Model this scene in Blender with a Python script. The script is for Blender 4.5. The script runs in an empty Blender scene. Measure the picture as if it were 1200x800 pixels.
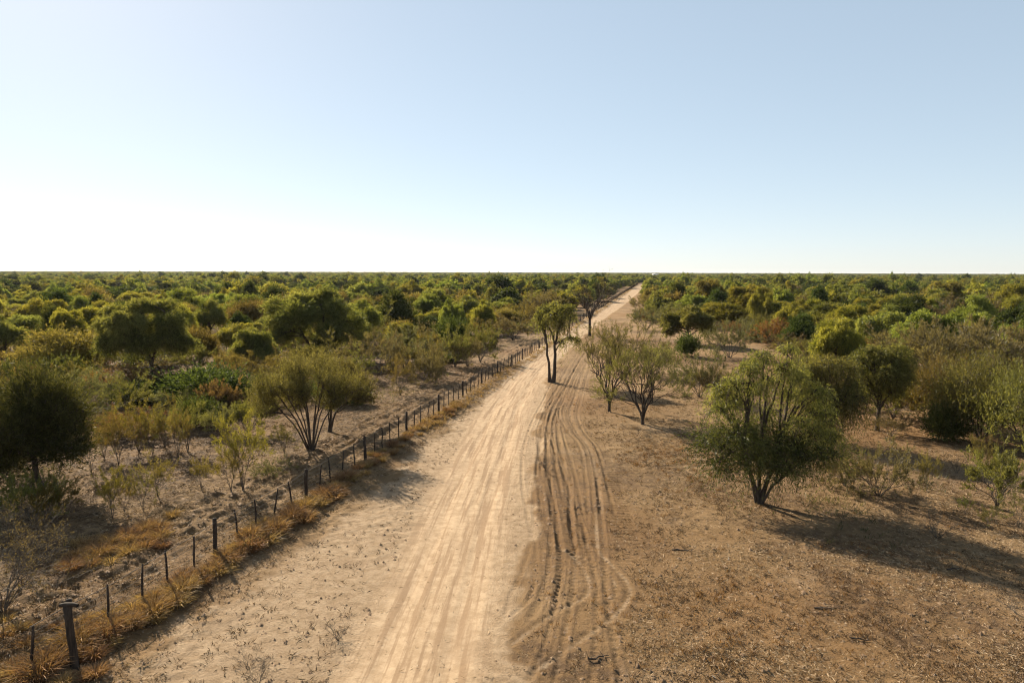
import bpy, math, random
import numpy as np
from mathutils import Matrix, Vector

# ------------------------------------------------------------------ camera, sky, sun, exposure
S = bpy.context.scene
R = math.radians
CAM_H, FPX = 11.0, 800.0                       # metres above the ground; focal length in pixels of a 1200 wide frame
PITCH = math.atan(81.5 / FPX)
ROLL = R(0.17)
cam_d = bpy.data.cameras.new('camera')
cam_d.sensor_width = 36.0
cam_d.lens = 36.0 * FPX / 1200.0
cam_d.clip_start, cam_d.clip_end = 0.5, 30000.0
cam = bpy.data.objects.new('camera', cam_d)
S.collection.objects.link(cam)
CAM_R = Matrix.Rotation(math.pi / 2 - PITCH, 3, 'X') @ Matrix.Rotation(ROLL, 3, 'Z')
cam.matrix_world = Matrix.Translation((0, 0, CAM_H)) @ CAM_R.to_4x4()
S.camera = cam

SUN_AZ, SUN_EL = R(-37.0), R(29.0)             # azimuth from +Y, negative to the left
world = bpy.data.worlds.new('World'); S.world = world; world.use_nodes = True
wn = world.node_tree.nodes; wl = world.node_tree.links
bg = wn['Background']
sky = wn.new('ShaderNodeTexSky'); sky.sky_type = 'NISHITA'; sky.sun_disc = False
sky.sun_elevation = SUN_EL; sky.sun_rotation = SUN_AZ
sky.altitude = 0.0; sky.air_density = 0.7; sky.dust_density = 0.2; sky.ozone_density = 2.4
sk_g = wn.new('ShaderNodeGamma'); sk_g.inputs[1].default_value = 0.42        # evens the sky out a little, as thin high haze does
sk_h = wn.new('ShaderNodeHueSaturation'); sk_h.inputs['Hue'].default_value = 0.491; sk_h.inputs['Saturation'].default_value = 0.98; sk_h.inputs['Value'].default_value = 0.98
wl.new(sky.outputs[0], sk_g.inputs[0]); wl.new(sk_g.outputs[0], sk_h.inputs['Color'])
wl.new(sk_h.outputs[0], bg.inputs['Color']); bg.inputs['Strength'].default_value = 0.15
sun_d = bpy.data.lights.new('sun', 'SUN'); sun_d.energy = 5.0; sun_d.angle = R(0.5); sun_d.color = (1.0, 0.89, 0.71)
sun = bpy.data.objects.new('sun', sun_d); S.collection.objects.link(sun)
sdir = Vector((math.sin(SUN_AZ) * math.cos(SUN_EL), math.cos(SUN_AZ) * math.cos(SUN_EL), math.sin(SUN_EL)))
sun.rotation_euler = sdir.to_track_quat('Z', 'Y').to_euler(); sun.location = sdir * 200
S.view_settings.view_transform = 'Standard'; S.view_settings.look = 'None'
S.view_settings.gamma = 1.0; S.view_settings.exposure = 1.5
S.cycles.max_bounces = 6; S.cycles.diffuse_bounces = 3; S.cycles.transmission_bounces = 4; S.cycles.transparent_max_bounces = 4
S.cycles.use_adaptive_sampling = False; S.cycles.use_denoising = True; S.cycles.pixel_filter_type = 'BLACKMAN_HARRIS'; S.cycles.filter_width = 1.15

# ------------------------------------------------------------------ helpers
COL = S.collection
RNG = np.random.default_rng(7)
_RW = np.array(CAM_R)

def at(px, py):
    """photo pixel (1200x800) -> point on the ground plane"""
    v = _RW @ np.array([(px - 600) / FPX, -(py - 400) / FPX, -1.0])
    t = CAM_H / -v[2]
    return np.array([v[0] * t, v[1] * t])

def scale_at(px, py):
    """pixels per metre (photo) at the depth of a ground point"""
    p = at(px, py); c = _RW.T @ np.array([p[0], p[1], -CAM_H])
    return FPX / -c[2]

def to_px(x, y, z=0.0):
    c = np.stack([x, y, z - CAM_H + 0 * x], -1) @ _RW
    return 600 + FPX * c[..., 0] / -c[..., 2], 400 - FPX * c[..., 1] / -c[..., 2]

_TAB = np.random.default_rng(3).random((8, 256, 256)).astype(np.float32)
def noise(x, y, s, k=0):
    """smooth value noise 0..1, feature size s metres"""
    T = _TAB[k % 8]
    u, v = x / s + 17.3 * k, y / s + 9.1 * k
    i, j = np.floor(u).astype(int), np.floor(v).astype(int)
    f, g = u - i, v - j
    f, g = f * f * (3 - 2 * f), g * g * (3 - 2 * g)
    a, b, c, d = T[i & 255, j & 255], T[(i + 1) & 255, j & 255], T[i & 255, (j + 1) & 255], T[(i + 1) & 255, (j + 1) & 255]
    return (a * (1 - f) + b * f) * (1 - g) + (c * (1 - f) + d * f) * g

def sstep(a, b, x):
    t = np.clip((x - a) / (b - a), 0, 1)
    return t * t * (3 - 2 * t)

def build_mesh(name, V, Q, mats, midx=None, tint=None, smooth=False, vattr=None):
    """V (n,3), Q: list of (k, m) face index arrays"""
    me = bpy.data.meshes.new(name)
    me.vertices.add(len(V)); me.vertices.foreach_set('co', np.ascontiguousarray(V, np.float32).ravel())
    loops = np.concatenate([q.ravel() for q in Q]).astype(np.int32)
    tot = np.concatenate([np.full(len(q), q.shape[1], np.int32) for q in Q])
    st = np.concatenate([[0], np.cumsum(tot)[:-1]]).astype(np.int32)
    me.loops.add(len(loops)); me.loops.foreach_set('vertex_index', loops)
    me.polygons.add(len(tot)); me.polygons.foreach_set('loop_start', st); me.polygons.foreach_set('loop_total', tot)
    for m in mats: me.materials.append(m)
    if midx is not None: me.polygons.foreach_set('material_index', midx.astype(np.int32))
    if smooth: me.polygons.foreach_set('use_smooth', np.ones(len(tot), bool))
    if tint is not None:
        a = me.attributes.new('tint', 'FLOAT', 'FACE'); a.data.foreach_set('value', tint.astype(np.float32))
    for k, val in (vattr or {}).items():
        a = me.attributes.new(k, 'FLOAT', 'POINT'); a.data.foreach_set('value', val.astype(np.float32))
    me.update(calc_edges=True)
    return me

def link(name, data, parent=None, loc=None, kind=None, label=None, cat=None, group=None):
    o = bpy.data.objects.new(name, data); COL.objects.link(o)
    if parent is not None: o.parent = parent
    if loc is not None: o.location = loc
    if kind: o['kind'] = kind
    if label: o['label'] = label
    if cat: o['category'] = cat
    if group: o['group'] = group
    return o

def copy_tree(root, loc, rz, sc, label=None, cat=None, group=None, color=None):
    r = root.copy(); COL.objects.link(r)
    r.location = loc; r.rotation_euler = (0, 0, rz); r.scale = sc
    for k, v in (('label', label), ('category', cat), ('group', group)):
        if v: r[k] = v
        elif k in r: del r[k]
    for ch in root.children:
        c = ch.copy(); COL.objects.link(c); c.parent = r
        if color is not None: c.color = color
    return r

def norm(v):
    return v / np.maximum(np.linalg.norm(v, axis=-1, keepdims=True), 1e-9)

def tubes(P, Rr, n):
    """P (B,m,3) polylines, Rr (B,m) radii -> verts, quads"""
    B, m, _ = P.shape
    T = np.gradient(P, axis=1); T = norm(T)
    ref = np.where(np.abs(T[..., 2:3]) > .9, np.array([1., 0, 0]), np.array([0, 0, 1.]))
    ref = np.where((np.abs(T[:, :1, 2:3]) > .8), np.array([1., .2, 0]), np.array([0, 0, 1.])) + 0 * ref
    U = norm(np.cross(T, ref)); W = np.cross(T, U)
    a = np.linspace(0, 2 * np.pi, n, endpoint=False)
    V = P[:, :, None] + Rr[:, :, None, None] * (np.cos(a)[None, None, :, None] * U[:, :, None] + np.sin(a)[None, None, :, None] * W[:, :, None])
    idx = np.arange(B * m * n).reshape(B, m, n)
    A = idx[:, :-1]; Bq = idx[:, 1:]
    Q = np.stack([A, np.roll(A, -1, 2), np.roll(Bq, -1, 2), Bq], -1).reshape(-1, 4)
    return V.reshape(-1, 3), Q

def blades(C, D, L, W, rng):
    """diamond leaf faces: base point C, direction D, length L, width W"""
    n = len(C)
    D = norm(D)
    side = norm(np.cross(D, rng.normal(size=(n, 3))))
    L = np.broadcast_to(L, (n,))[:, None]; W = np.broadcast_to(W, (n,))[:, None]
    mid = C + D * L * .45
    V = np.stack([C, mid + side * W * .5, C + D * L, mid - side * W * .5], 1)
    return V.reshape(-1, 3), np.arange(4 * n).reshape(n, 4)

class Acc:
    """collects geometry for one mesh"""
    def __init__(s): s.V, s.Q, s.M, s.T, s.n = [], [], [], [], 0
    def add(s, V, Q, mat=0, tint=None):
        s.V.append(V); s.Q.append(Q + s.n); s.n += len(V)
        s.M.append(np.full(len(Q), mat)); s.T.append(np.full(len(Q), .5) if tint is None else tint)
    def mesh(s, name, mats, smooth=False):
        return build_mesh(name, np.concatenate(s.V), [np.concatenate(s.Q)], mats, np.concatenate(s.M), np.concatenate(s.T), smooth)

# ------------------------------------------------------------------ materials
def new_mat(name):
    m = bpy.data.materials.new(name); m.use_nodes = True
    nt = m.node_tree; nt.nodes.clear()
    out = nt.nodes.new('ShaderNodeOutputMaterial')
    return m, nt, nt.nodes, nt.links, out

def N(nt, typ, **kw):
    n = nt.nodes.new(typ)
    for k, v in kw.items():
        if k in n.inputs.keys() if hasattr(n.inputs, 'keys') else False: n.inputs[k].default_value = v
        else: setattr(n, k, v)
    return n

def math_node(nt, op, a, b=None, c=None, clamp=False):
    n = nt.nodes.new('ShaderNodeMath'); n.operation = op; n.use_clamp = clamp
    for i, v in enumerate((a, b, c)):
        if v is None: continue
        if isinstance(v, (int, float)): n.inputs[i].default_value = v
        else: nt.links.new(v, n.inputs[i])
    return n.outputs[0]

def mixc(nt, fac, a, b, blend='MIX'):
    n = nt.nodes.new('ShaderNodeMix'); n.data_type = 'RGBA'; n.blend_type = blend
    for sock, v in ((n.inputs[0], fac), (n.inputs[6], a), (n.inputs[7], b)):
        if isinstance(v, (int, float)): sock.default_value = v
        elif isinstance(v, tuple): sock.default_value = (*v[:3], 1)
        else: nt.links.new(v, sock)
    return n.outputs[2]

def noise_node(nt, vec, scale, detail=3, rough=.55):
    n = nt.nodes.new('ShaderNodeTexNoise'); n.inputs['Scale'].default_value = scale
    n.inputs['Detail'].default_value = detail; n.inputs['Roughness'].default_value = rough
    if vec is not None: nt.links.new(vec, n.inputs['Vector'])
    return n.outputs['Fac']

def ramp(nt, fac, lo, hi):
    n = nt.nodes.new('ShaderNodeMapRange'); n.inputs[1].default_value = lo; n.inputs[2].default_value = hi
    n.interpolation_type = 'SMOOTHSTEP'; nt.links.new(fac, n.inputs[0]); return n.outputs[0]

def leaf_material(name, a, b, trans=.45, use_obj=True):
    """a, b: darker and lighter leaf colours; tint picks between them leaf by leaf"""
    a, b = [tuple(.88 * v for v in q) for q in (a, b)]
    m, nt, ns, ls, out = new_mat(name)
    t = ns.new('ShaderNodeAttribute'); t.attribute_name = 'tint'
    oi = ns.new('ShaderNodeObjectInfo')
    c = mixc(nt, t.outputs['Fac'], a, b)
    hv = ns.new('ShaderNodeHueSaturation'); ls.new(c, hv.inputs['Color'])
    ls.new(math_node(nt, 'MULTIPLY_ADD', oi.outputs['Random'], .035, .482), hv.inputs['Hue'])
    ls.new(math_node(nt, 'MULTIPLY_ADD', oi.outputs['Random'], .35, .82), hv.inputs['Value'])
    c = hv.outputs['Color']
    if use_obj: c = mixc(nt, 1.0, c, oi.outputs['Color'], 'MULTIPLY')
    d = ns.new('ShaderNodeBsdfDiffuse'); tr = ns.new('ShaderNodeBsdfTranslucent'); gl = ns.new('ShaderNodeBsdfGlossy')
    gl.inputs['Roughness'].default_value = .45
    warm = mixc(nt, 1.0, c, (1.55, 1.42, .70), 'MULTIPLY')
    ls.new(c, d.inputs['Color']); ls.new(warm, tr.inputs['Color'])
    gl.inputs['Color'].default_value = (.8, .8, .8, 1)
    mx = ns.new('ShaderNodeMixShader'); mx.inputs[0].default_value = trans
    ls.new(d.outputs[0], mx.inputs[1]); ls.new(tr.outputs[0], mx.inputs[2])
    m2 = ns.new('ShaderNodeMixShader'); m2.inputs[0].default_value = .012
    ls.new(mx.outputs[0], m2.inputs[1]); ls.new(gl.outputs[0], m2.inputs[2])
    ls.new(m2.outputs[0], out.inputs['Surface'])
    return m

def rough_material(name, a, b, scale=8.0, stretch=None, bump=.4, rough=.9):
    m, nt, ns, ls, out = new_mat(name)
    tc = ns.new('ShaderNodeTexCoord'); mp = ns.new('ShaderNodeMapping'); ls.new(tc.outputs['Object'], mp.inputs['Vector'])
    if stretch: mp.inputs['Scale'].default_value = stretch
    f = noise_node(nt, mp.outputs[0], scale, 5, .65)
    p = ns.new('ShaderNodeBsdfPrincipled'); p.inputs['Roughness'].default_value = rough
    if 'Specular IOR Level' in p.inputs: p.inputs['Specular IOR Level'].default_value = .2
    ls.new(mixc(nt, ramp(nt, f, .3, .7), a, b), p.inputs['Base Color'])
    bp = ns.new('ShaderNodeBump'); bp.inputs['Strength'].default_value = bump; bp.inputs['Distance'].default_value = .02
    ls.new(f, bp.inputs['Height']); ls.new(bp.outputs[0], p.inputs['Normal'])
    ls.new(p.outputs[0], out.inputs['Surface'])
    return m

M_BARK = rough_material('bark', (.030, .021, .015), (.085, .063, .046), 6, (1, 1, .25))
M_TWIG = rough_material('twig_bark', (.055, .042, .030), (.14, .11, .08), 9)
M_POST = rough_material('weathered_post_wood', (.020, .014, .010), (.060, .043, .031), 12, (1, 1, .15))
M_WIRE = rough_material('old_wire', (.09, .07, .055), (.16, .13, .10), 20)
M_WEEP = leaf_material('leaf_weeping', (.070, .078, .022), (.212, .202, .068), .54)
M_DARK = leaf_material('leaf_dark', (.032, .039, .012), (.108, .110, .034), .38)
M_OLIVE = leaf_material('leaf_olive', (.072, .068, .024), (.180, .160, .060), .46)
M_GREY = leaf_material('leaf_grey', (.064, .060, .034), (.150, .138, .078), .42)
M_STRAW = leaf_material('straw', (.14, .082, .037), (.44, .275, .135), .22)
M_LITTER = leaf_material('dry_litter', (.14, .095, .050), (.58, .45, .28), .12)
M_TUFT0 = leaf_material('straw_leaf', (.10, .080, .038), (.21, .165, .080), .35)
M_RUST = leaf_material('leaf_rust', (.120, .070, .034), (.21, .125, .06), .36)

# ------------------------------------------------------------------ the lie of the land
def fence_x(y): return -16.75 + 0.21 * y           # the fence is a straight line beside the road

_rows = [(815, 150, 604), (800, 165, 606), (740, 225, 612), (700, 270, 616), (650, 335, 622), (600, 400, 628), (560, 450, 632), (520, 505, 634),
         (480, 556, 637), (447, 590, 641), (420, 616, 656), (405, 632, 671), (390, 654, 688), (375, 679, 706), (360, 705, 728), (350, 721, 740),
         (340, 738, 752), (333, 749, 759)]
_L = np.array([at(r[1], r[0]) for r in _rows]); _Rr = np.array([at(r[2], r[0]) for r in _rows])
def _ext(P): return np.vstack([[P[0] - (P[1] - P[0]) * 3], P, [P[-1] + (P[-1] - P[-3]) * 40]])
_L, _Rr = _ext(_L), _ext(_Rr)
def road_left(y): return np.interp(y, _L[:, 1], _L[:, 0])
def road_right(y): return np.interp(y, _Rr[:, 1], _Rr[:, 0])
_lane = np.array([at(*p) for p in ((478, 800), (515, 690), (545, 600), (568, 540), (592, 480), (612, 447), (634, 420), (668, 390), (716, 360), (745, 340), (754, 333))])
_lane = _ext(_lane)
def lane_x(y): return np.interp(y, _lane[:, 1], _lane[:, 0])

def poly(*pts):
    """ground polyline through photo pixels, rounded with Catmull-Rom"""
    P = np.array([at(*p) for p in pts]); P = np.vstack([2 * P[0] - P[1], P, 2 * P[-1] - P[-2]])
    t = np.linspace(0, 1, 6)[:-1, None]; out = []
    for a, b, c, d in zip(P[:-3], P[1:-2], P[2:-1], P[3:]):
        out.append(.5 * (2 * b + (c - a) * t + (2 * a - 5 * b + 4 * c - d) * t ** 2 + (3 * b - a - 3 * c + d) * t ** 3))
    return np.vstack(out + [P[-2:-1]])
TRACKS = [   # polyline, half width, depth, sand amount
    (poly((706, 385), (692, 398), (672, 420), (655, 450), (641, 482), (634, 512), (632, 560), (640, 612), (645, 650), (634, 698), (622, 720)), .13, .055, .30),
    (poly((716, 380), (700, 396), (678, 425), (660, 465), (653, 492), (658, 532), (664, 570), (668, 605), (672, 650)), .13, .06, .34),
    (poly((700, 392), (680, 422), (662, 455), (646, 486), (641, 515), (643, 560), (652, 610), (658, 660), (650, 700)), .11, .06, .30),
    (poly((722, 378), (706, 396), (690, 422), (673, 468), (668, 487), (676, 507), (690, 524), (700, 560), (705, 600)), .16, .05, .42),
    (poly((698, 600), (701, 640), (713, 656), (735, 680), (738, 697), (723, 718), (690, 741), (650, 767), (600, 800)), .13, .03, .55),
    (poly((640, 632), (672, 650), (690, 678), (686, 698), (660, 710), (636, 724), (600, 750)), .12, .03, .5),
    (poly((655, 640), (684, 652), (712, 668), (722, 690), (715, 706)), .11, .025, .4),
    (poly((668, 560), (669, 610), (674, 660), (664, 735), (644, 815)), .10, .06, .35),
    (poly((700, 560), (706, 620), (712, 700), (722, 760), (730, 815)), .10, .06, .30),
    (poly((645, 560), (655, 640), (648, 720), (622, 790), (612, 815)), .09, .05, .30),
    (poly((640, 500), (662, 560), (690, 640), (700, 720), (690, 815)), .09, .045, .30),
]
_r = np.random.default_rng(9)
for _P, _w, _d, _s in TRACKS[:4]:                       # fainter passes beside each rut
    for _o in (-.52, .38, .8):
        _n = np.gradient(_P, axis=0); _n = _n / np.linalg.norm(_n, axis=1, keepdims=True)
        _off = _o + .18 * np.interp(np.arange(len(_P)), np.arange(0, len(_P) + 9, 9), _r.normal(size=len(np.arange(0, len(_P) + 9, 9))))
        TRACKS.append((_P + np.stack([_n[:, 1], -_n[:, 0]], 1) * _off[:, None], .085, .032, .26))
TREAD = [poly((692, 500), (708, 540), (724, 590), (736, 640), (743, 700), (748, 760), (750, 815)), poly((676, 600), (690, 660), (700, 720), (706, 815))]

def dist_poly(x, y, P):
    best = np.full(x.shape, 1e9); along = np.zeros(x.shape); acc = 0.
    for a, b in zip(P[:-1], P[1:]):
        d = b - a; L2 = d @ d; L = math.sqrt(L2)
        t = np.clip(((x - a[0]) * d[0] + (y - a[1]) * d[1]) / L2, 0, 1)
        q = np.hypot(x - a[0] - t * d[0], y - a[1] - t * d[1])
        m = q < best; best[m] = q[m]; along[m] = (acc + t * L)[m]; acc += L
    return best, along

MOUNDS = [(*at(706, 388), 1.3, .75), (*at(716, 386), 1.2, .8), (*at(699, 391), 1.0, .5), (*at(724, 380), 1.6, .7)]

def land(x, y, road=False):
    """height, sand, litter at world points"""
    x = np.asarray(x, float); y = np.asarray(y, float)
    dist = np.hypot(x, y)
    fine = 1 - sstep(60, 170, dist)
    mid = 1 - sstep(200, 900, dist)
    h = mid * (.35 * (noise(x, y, 23, 0) - .5) + .14 * (noise(x, y, 5.5, 1) - .5))
    xl, xr = road_left(y), road_right(y)
    jag = (noise(x, y, 2.6, 2) - .5) * 1.5 + (noise(x, y, .7, 3) - .5) * .9
    near = 1 - sstep(60, 130, dist)
    e = .35 + near * .9
    ins = sstep(-e, e * .6, x - xl + jag * (1.1 * near + .4)) * sstep(-.45, .5, xr - x + jag * (.45 * near + .3))
    ins = ins * (y > 5)
    lx = lane_x(y)
    u = x - lx
    wheel = np.exp(-((np.abs(u) - .95) / .33) ** 2)
    lane = np.exp(-(u / 2.0) ** 4)
    sand = ins * (.72 + .28 * lane)
    h *= 1 - .55 * ins
    # clods off the road, smooth lane on it
    s = x - fence_x(y)
    rough = .35 + .9 * sstep(.42, .75, noise(x, y, 4.5, 4))
    rough = rough * (1 - .93 * lane * ins) * (1 - .55 * ins)
    trk = (x > xr - .5) & (x < xr + 5.5) & (y < 52)
    rough = np.where(trk, rough * .35, rough)
    h += fine * rough * (.06 * (noise(x, y, .75, 5) - .5) + .085 * (noise(x, y, .30, 6) - .5) + .06 * (noise(x, y, .17, 7) - .5))
    h += fine * ins * lane * (-.035 * wheel + .02 * (noise(u * 3.1, y * .12, .5, 3) - .5))
    h -= .07 * ins * mid
    # low grassy bank under the fence and ploughed firebreak beyond it
    bank = np.exp(-((s - .55) / .75) ** 2)
    h += .11 * bank * (1 - sstep(400, 900, dist)) * (.7 + .6 * noise(x, y, 1.3, 2))
    fb = sstep(-5.2, -4.4, s) * (1 - sstep(-1.6, -.9, s)) * (1 - sstep(120, 200, dist))
    h += fb * (.05 * np.sin(s * 6.2 + 2 * noise(x, y, 3, 1)) + .20 * (noise(x, y, .42, 2) - .4) + .10 * (noise(x, y, .2, 6) - .5))
    h += .17 * np.exp(-((s + 2.0) / .26) ** 2) * sstep(28, 36, y) * (1 - sstep(200, 300, dist)) * (.2 + 1.5 * noise(x, y, .8, 5))
    litter = .25 * bank + .55 * fb
    for P, w, dep, sd in TRACKS:
        m = (x > P[:, 0].min() - 1.5) & (x < P[:, 0].max() + 1.5) & (y > P[:, 1].min() - 1.5) & (y < P[:, 1].max() + 1.5)
        if not m.any(): continue
        q, _a = dist_poly(x[m], y[m], P)
        g = np.exp(-(q / w) ** 2); berm = np.exp(-((q - 1.75 * w) / (.55 * w)) ** 2)
        brk = (.50 + .40 * noise(x[m], y[m], 2.6, 3)) * (.75 + .25 * sstep(22, 34, y[m])); h[m] += brk * (-dep * g + .8 * dep * berm * (.35 + .9 * noise(x[m], y[m], .22, 1))); h[m] += .018 * g * np.sin(_a * 2 * np.pi / .28)
        sand[m] = np.maximum(sand[m], sd * np.exp(-(q / (w * 1.05)) ** 2) * (.55 + .6 * noise(x[m], y[m], .6, 2))); litter[m] = np.maximum(litter[m], .6 * berm)  # rut berms only take the darker tone of the litter mask
    for P in TREAD:
        m = (x > P[:, 0].min() - 1.5) & (x < P[:, 0].max() + 1.5) & (y > P[:, 1].min() - 1.5) & (y < P[:, 1].max() + 1.5)
        if not m.any(): continue
        q, a = dist_poly(x[m], y[m], P)
        g = 1 - sstep(.35, .6, q)
        h[m] += g * sstep(20, 30, y[m]) * (-.015 + .022 * np.sin(a * 2 * np.pi / .34) * (.3 + noise(x[m], y[m], 1.2, 4)))
    for mx, my, r, hh in MOUNDS:
        h += hh * np.exp(-(((x - mx) ** 2 + (y - my) ** 2) / r ** 2)) * (.8 + .4 * noise(x, y, .6, 2))
    # paler dusty patches and leaf litter off the road
    dust = sstep(.56, .80, noise(x, y, 3.3, 6) * .6 + noise(x, y, 11, 1) * .4)
    sand = np.maximum(sand, .38 * dust * (1 - .5 * fb))
    litter = np.maximum(litter, (.30 + .55 * sstep(.3, .6, noise(x, y, 2.4, 7))) * sstep(-3.5, -4.5, s) + .8 * sstep(.50, .8, noise(x, y, 6.5, 3) * .6 + noise(x, y, 1.6, 5) * .4) * (1 - ins))
    return h, sand, litter, u

def ground_z(x, y):
    return float(land(np.array([x]), np.array([y]))[0][0])

def earth_material():
    m, nt, ns, ls, out = new_mat('dry_earth')
    geo = ns.new('ShaderNodeNewGeometry'); pos = geo.outputs['Position']
    def attr(n):
        a = ns.new('ShaderNodeAttribute'); a.attribute_name = n; return a.outputs['Fac']
    sand, litter, u = attr('sand'), attr('litter'), attr('lane_u')
    n1 = noise_node(nt, pos, .35, 6, .62); n2 = noise_node(nt, pos, 2.6, 6, .7); n3 = noise_node(nt, pos, 11, 5, .8)
    big = noise_node(nt, pos, .05, 3, .5)
    # streaks left along the lane by wheels
    sx = ns.new('ShaderNodeSeparateXYZ'); ls.new(pos, sx.inputs[0])
    cb = ns.new('ShaderNodeCombineXYZ'); ls.new(u, cb.inputs[0]); ls.new(math_node(nt, 'MULTIPLY', sx.outputs[1], .045), cb.inputs[1])
    st = noise_node(nt, cb.outputs[0], 3.4, 5, .6)
    dirt = mixc(nt, ramp(nt, n1, .36, .64), (.218, .138, .064), (.285, .190, .096))
    dirt = mixc(nt, ramp(nt, big, .42, .62), dirt, (.215, .126, .055))
    dirt = mixc(nt, math_node(nt, 'MULTIPLY', ramp(nt, n3, .50, .72), .55), dirt, (.31, .222, .115))
    dirt = mixc(nt, math_node(nt, 'MULTIPLY', litter, ramp(nt, n2, .35, .60)), dirt, (.100, .064, .037))
    rd = mixc(nt, ramp(nt, n2, .35, .68), (.325, .232, .137), (.44, .328, .205))
    lanef = math_node(nt, 'MULTIPLY', ramp(nt, math_node(nt, 'ABSOLUTE', u), 2.6, 1.3), 1.0)
    rd = mixc(nt, math_node(nt, 'MULTIPLY', math_node(nt, 'MULTIPLY', ramp(nt, st, .46, .60), lanef), .8), rd, (.245, .162, .092))
    rd = mixc(nt, math_node(nt, 'MULTIPLY', ramp(nt, n1, .50, .66), .35), rd, (.26, .18, .107))
    sp = math_node(nt, 'ADD', sand, math_node(nt, 'MULTIPLY_ADD', n2, .5, -.25))
    col = mixc(nt, ramp(nt, sp, .18, .78), dirt, rd)
    col = mixc(nt, 1.0, col, (.88, .85, .86), 'MULTIPLY')
    p = ns.new('ShaderNodeBsdfPrincipled'); p.inputs['Roughness'].default_value = .95
    p.inputs['Specular IOR Level'].default_value = .1
    ls.new(col, p.inputs['Base Color'])
    hsum = math_node(nt, 'MULTIPLY_ADD', n3, .9, math_node(nt, 'MULTIPLY', n2, .45))
    amp = math_node(nt, 'MULTIPLY_ADD', math_node(nt, 'MULTIPLY', sand, lanef), -.75, 1.0)
    bp = ns.new('ShaderNodeBump'); bp.inputs['Distance'].default_value = .20
    ls.new(math_node(nt, 'MULTIPLY', amp, .85), bp.inputs['Strength'])
    ls.new(hsum, bp.inputs['Height']); ls.new(bp.outputs[0], p.inputs['Normal'])
    ls.new(p.outputs[0], out.inputs['Surface'])
    return m
M_EARTH = earth_material()

def graded(a, b, step, grow, lo, hi):
    mid_ = list(np.arange(a, b + 1e-6, step)); up = []; v, s = b, step
    while v < hi: s *= grow; v += s; up.append(v)
    dn = []; v, s = a, step
    while v > lo: s *= grow; v -= s; dn.append(v)
    return np.array(dn[::-1] + mid_ + up)

def sheet(X, Y, name, lift=0.0, drop_road=0.0, kind='structure'):
    gx, gy = np.meshgrid(X, Y) if X.ndim == 1 else (X, Y)
    ny, nx = gx.shape
    h, sand, lit, u = land(gx.ravel(), gy.ravel())
    h = h + lift
    if drop_road:
        yy = gy.ravel(); xx = gx.ravel()
        h = h - drop_road * ((xx > road_left(yy) - .2) & (xx < road_right(yy) + .2) & (yy > 14) & (yy < 640))
    V = np.stack([gx.ravel(), gy.ravel(), h], 1)
    i = np.arange(nx * ny).reshape(ny, nx)
    Q = np.stack([i[:-1, :-1], i[:-1, 1:], i[1:, 1:], i[1:, :-1]], -1).reshape(-1, 4)
    me = build_mesh(name, V, [Q], [M_EARTH], smooth=True, vattr={'sand': sand, 'litter': lit, 'lane_u': np.clip(u, -50, 50)})
    return link(name, me, kind=kind)

_gx = graded(-14, 14, .095, 1.035, -9000, 9000)
_gx = np.concatenate([_gx[_gx < -.6], np.arange(-.6, 8.6, .042), _gx[_gx > 8.6]])
sheet(_gx, graded(16, 42, .07, 1.0135, -300, 12000), 'ground', drop_road=.05)
yr = graded(14.5, 40, .075, 1.010, 14.0, 640)
tt = np.linspace(0, 1, 170)
gyr = np.repeat(yr[:, None], len(tt), 1)
gxr = (road_left(yr) - .6)[:, None] * (1 - tt) + (road_right(yr) + .6)[:, None] * tt
sheet(gxr, gyr, 'dirt_road', lift=.006)

# ------------------------------------------------------------------ plant builders
def bez(a, b, c, n):
    t = np.linspace(0, 1, n)[:, None]
    return a * (1 - t) ** 2 + 2 * b * t * (1 - t) + c * t ** 2

def in_ball(n, rng, surf=.5):
    d = norm(rng.normal(size=(n, 3))); r = rng.random(n) ** (1 / 3) * (1 - surf) + surf * (.80 + .25 * rng.random(n))
    return d * r[:, None]

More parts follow.
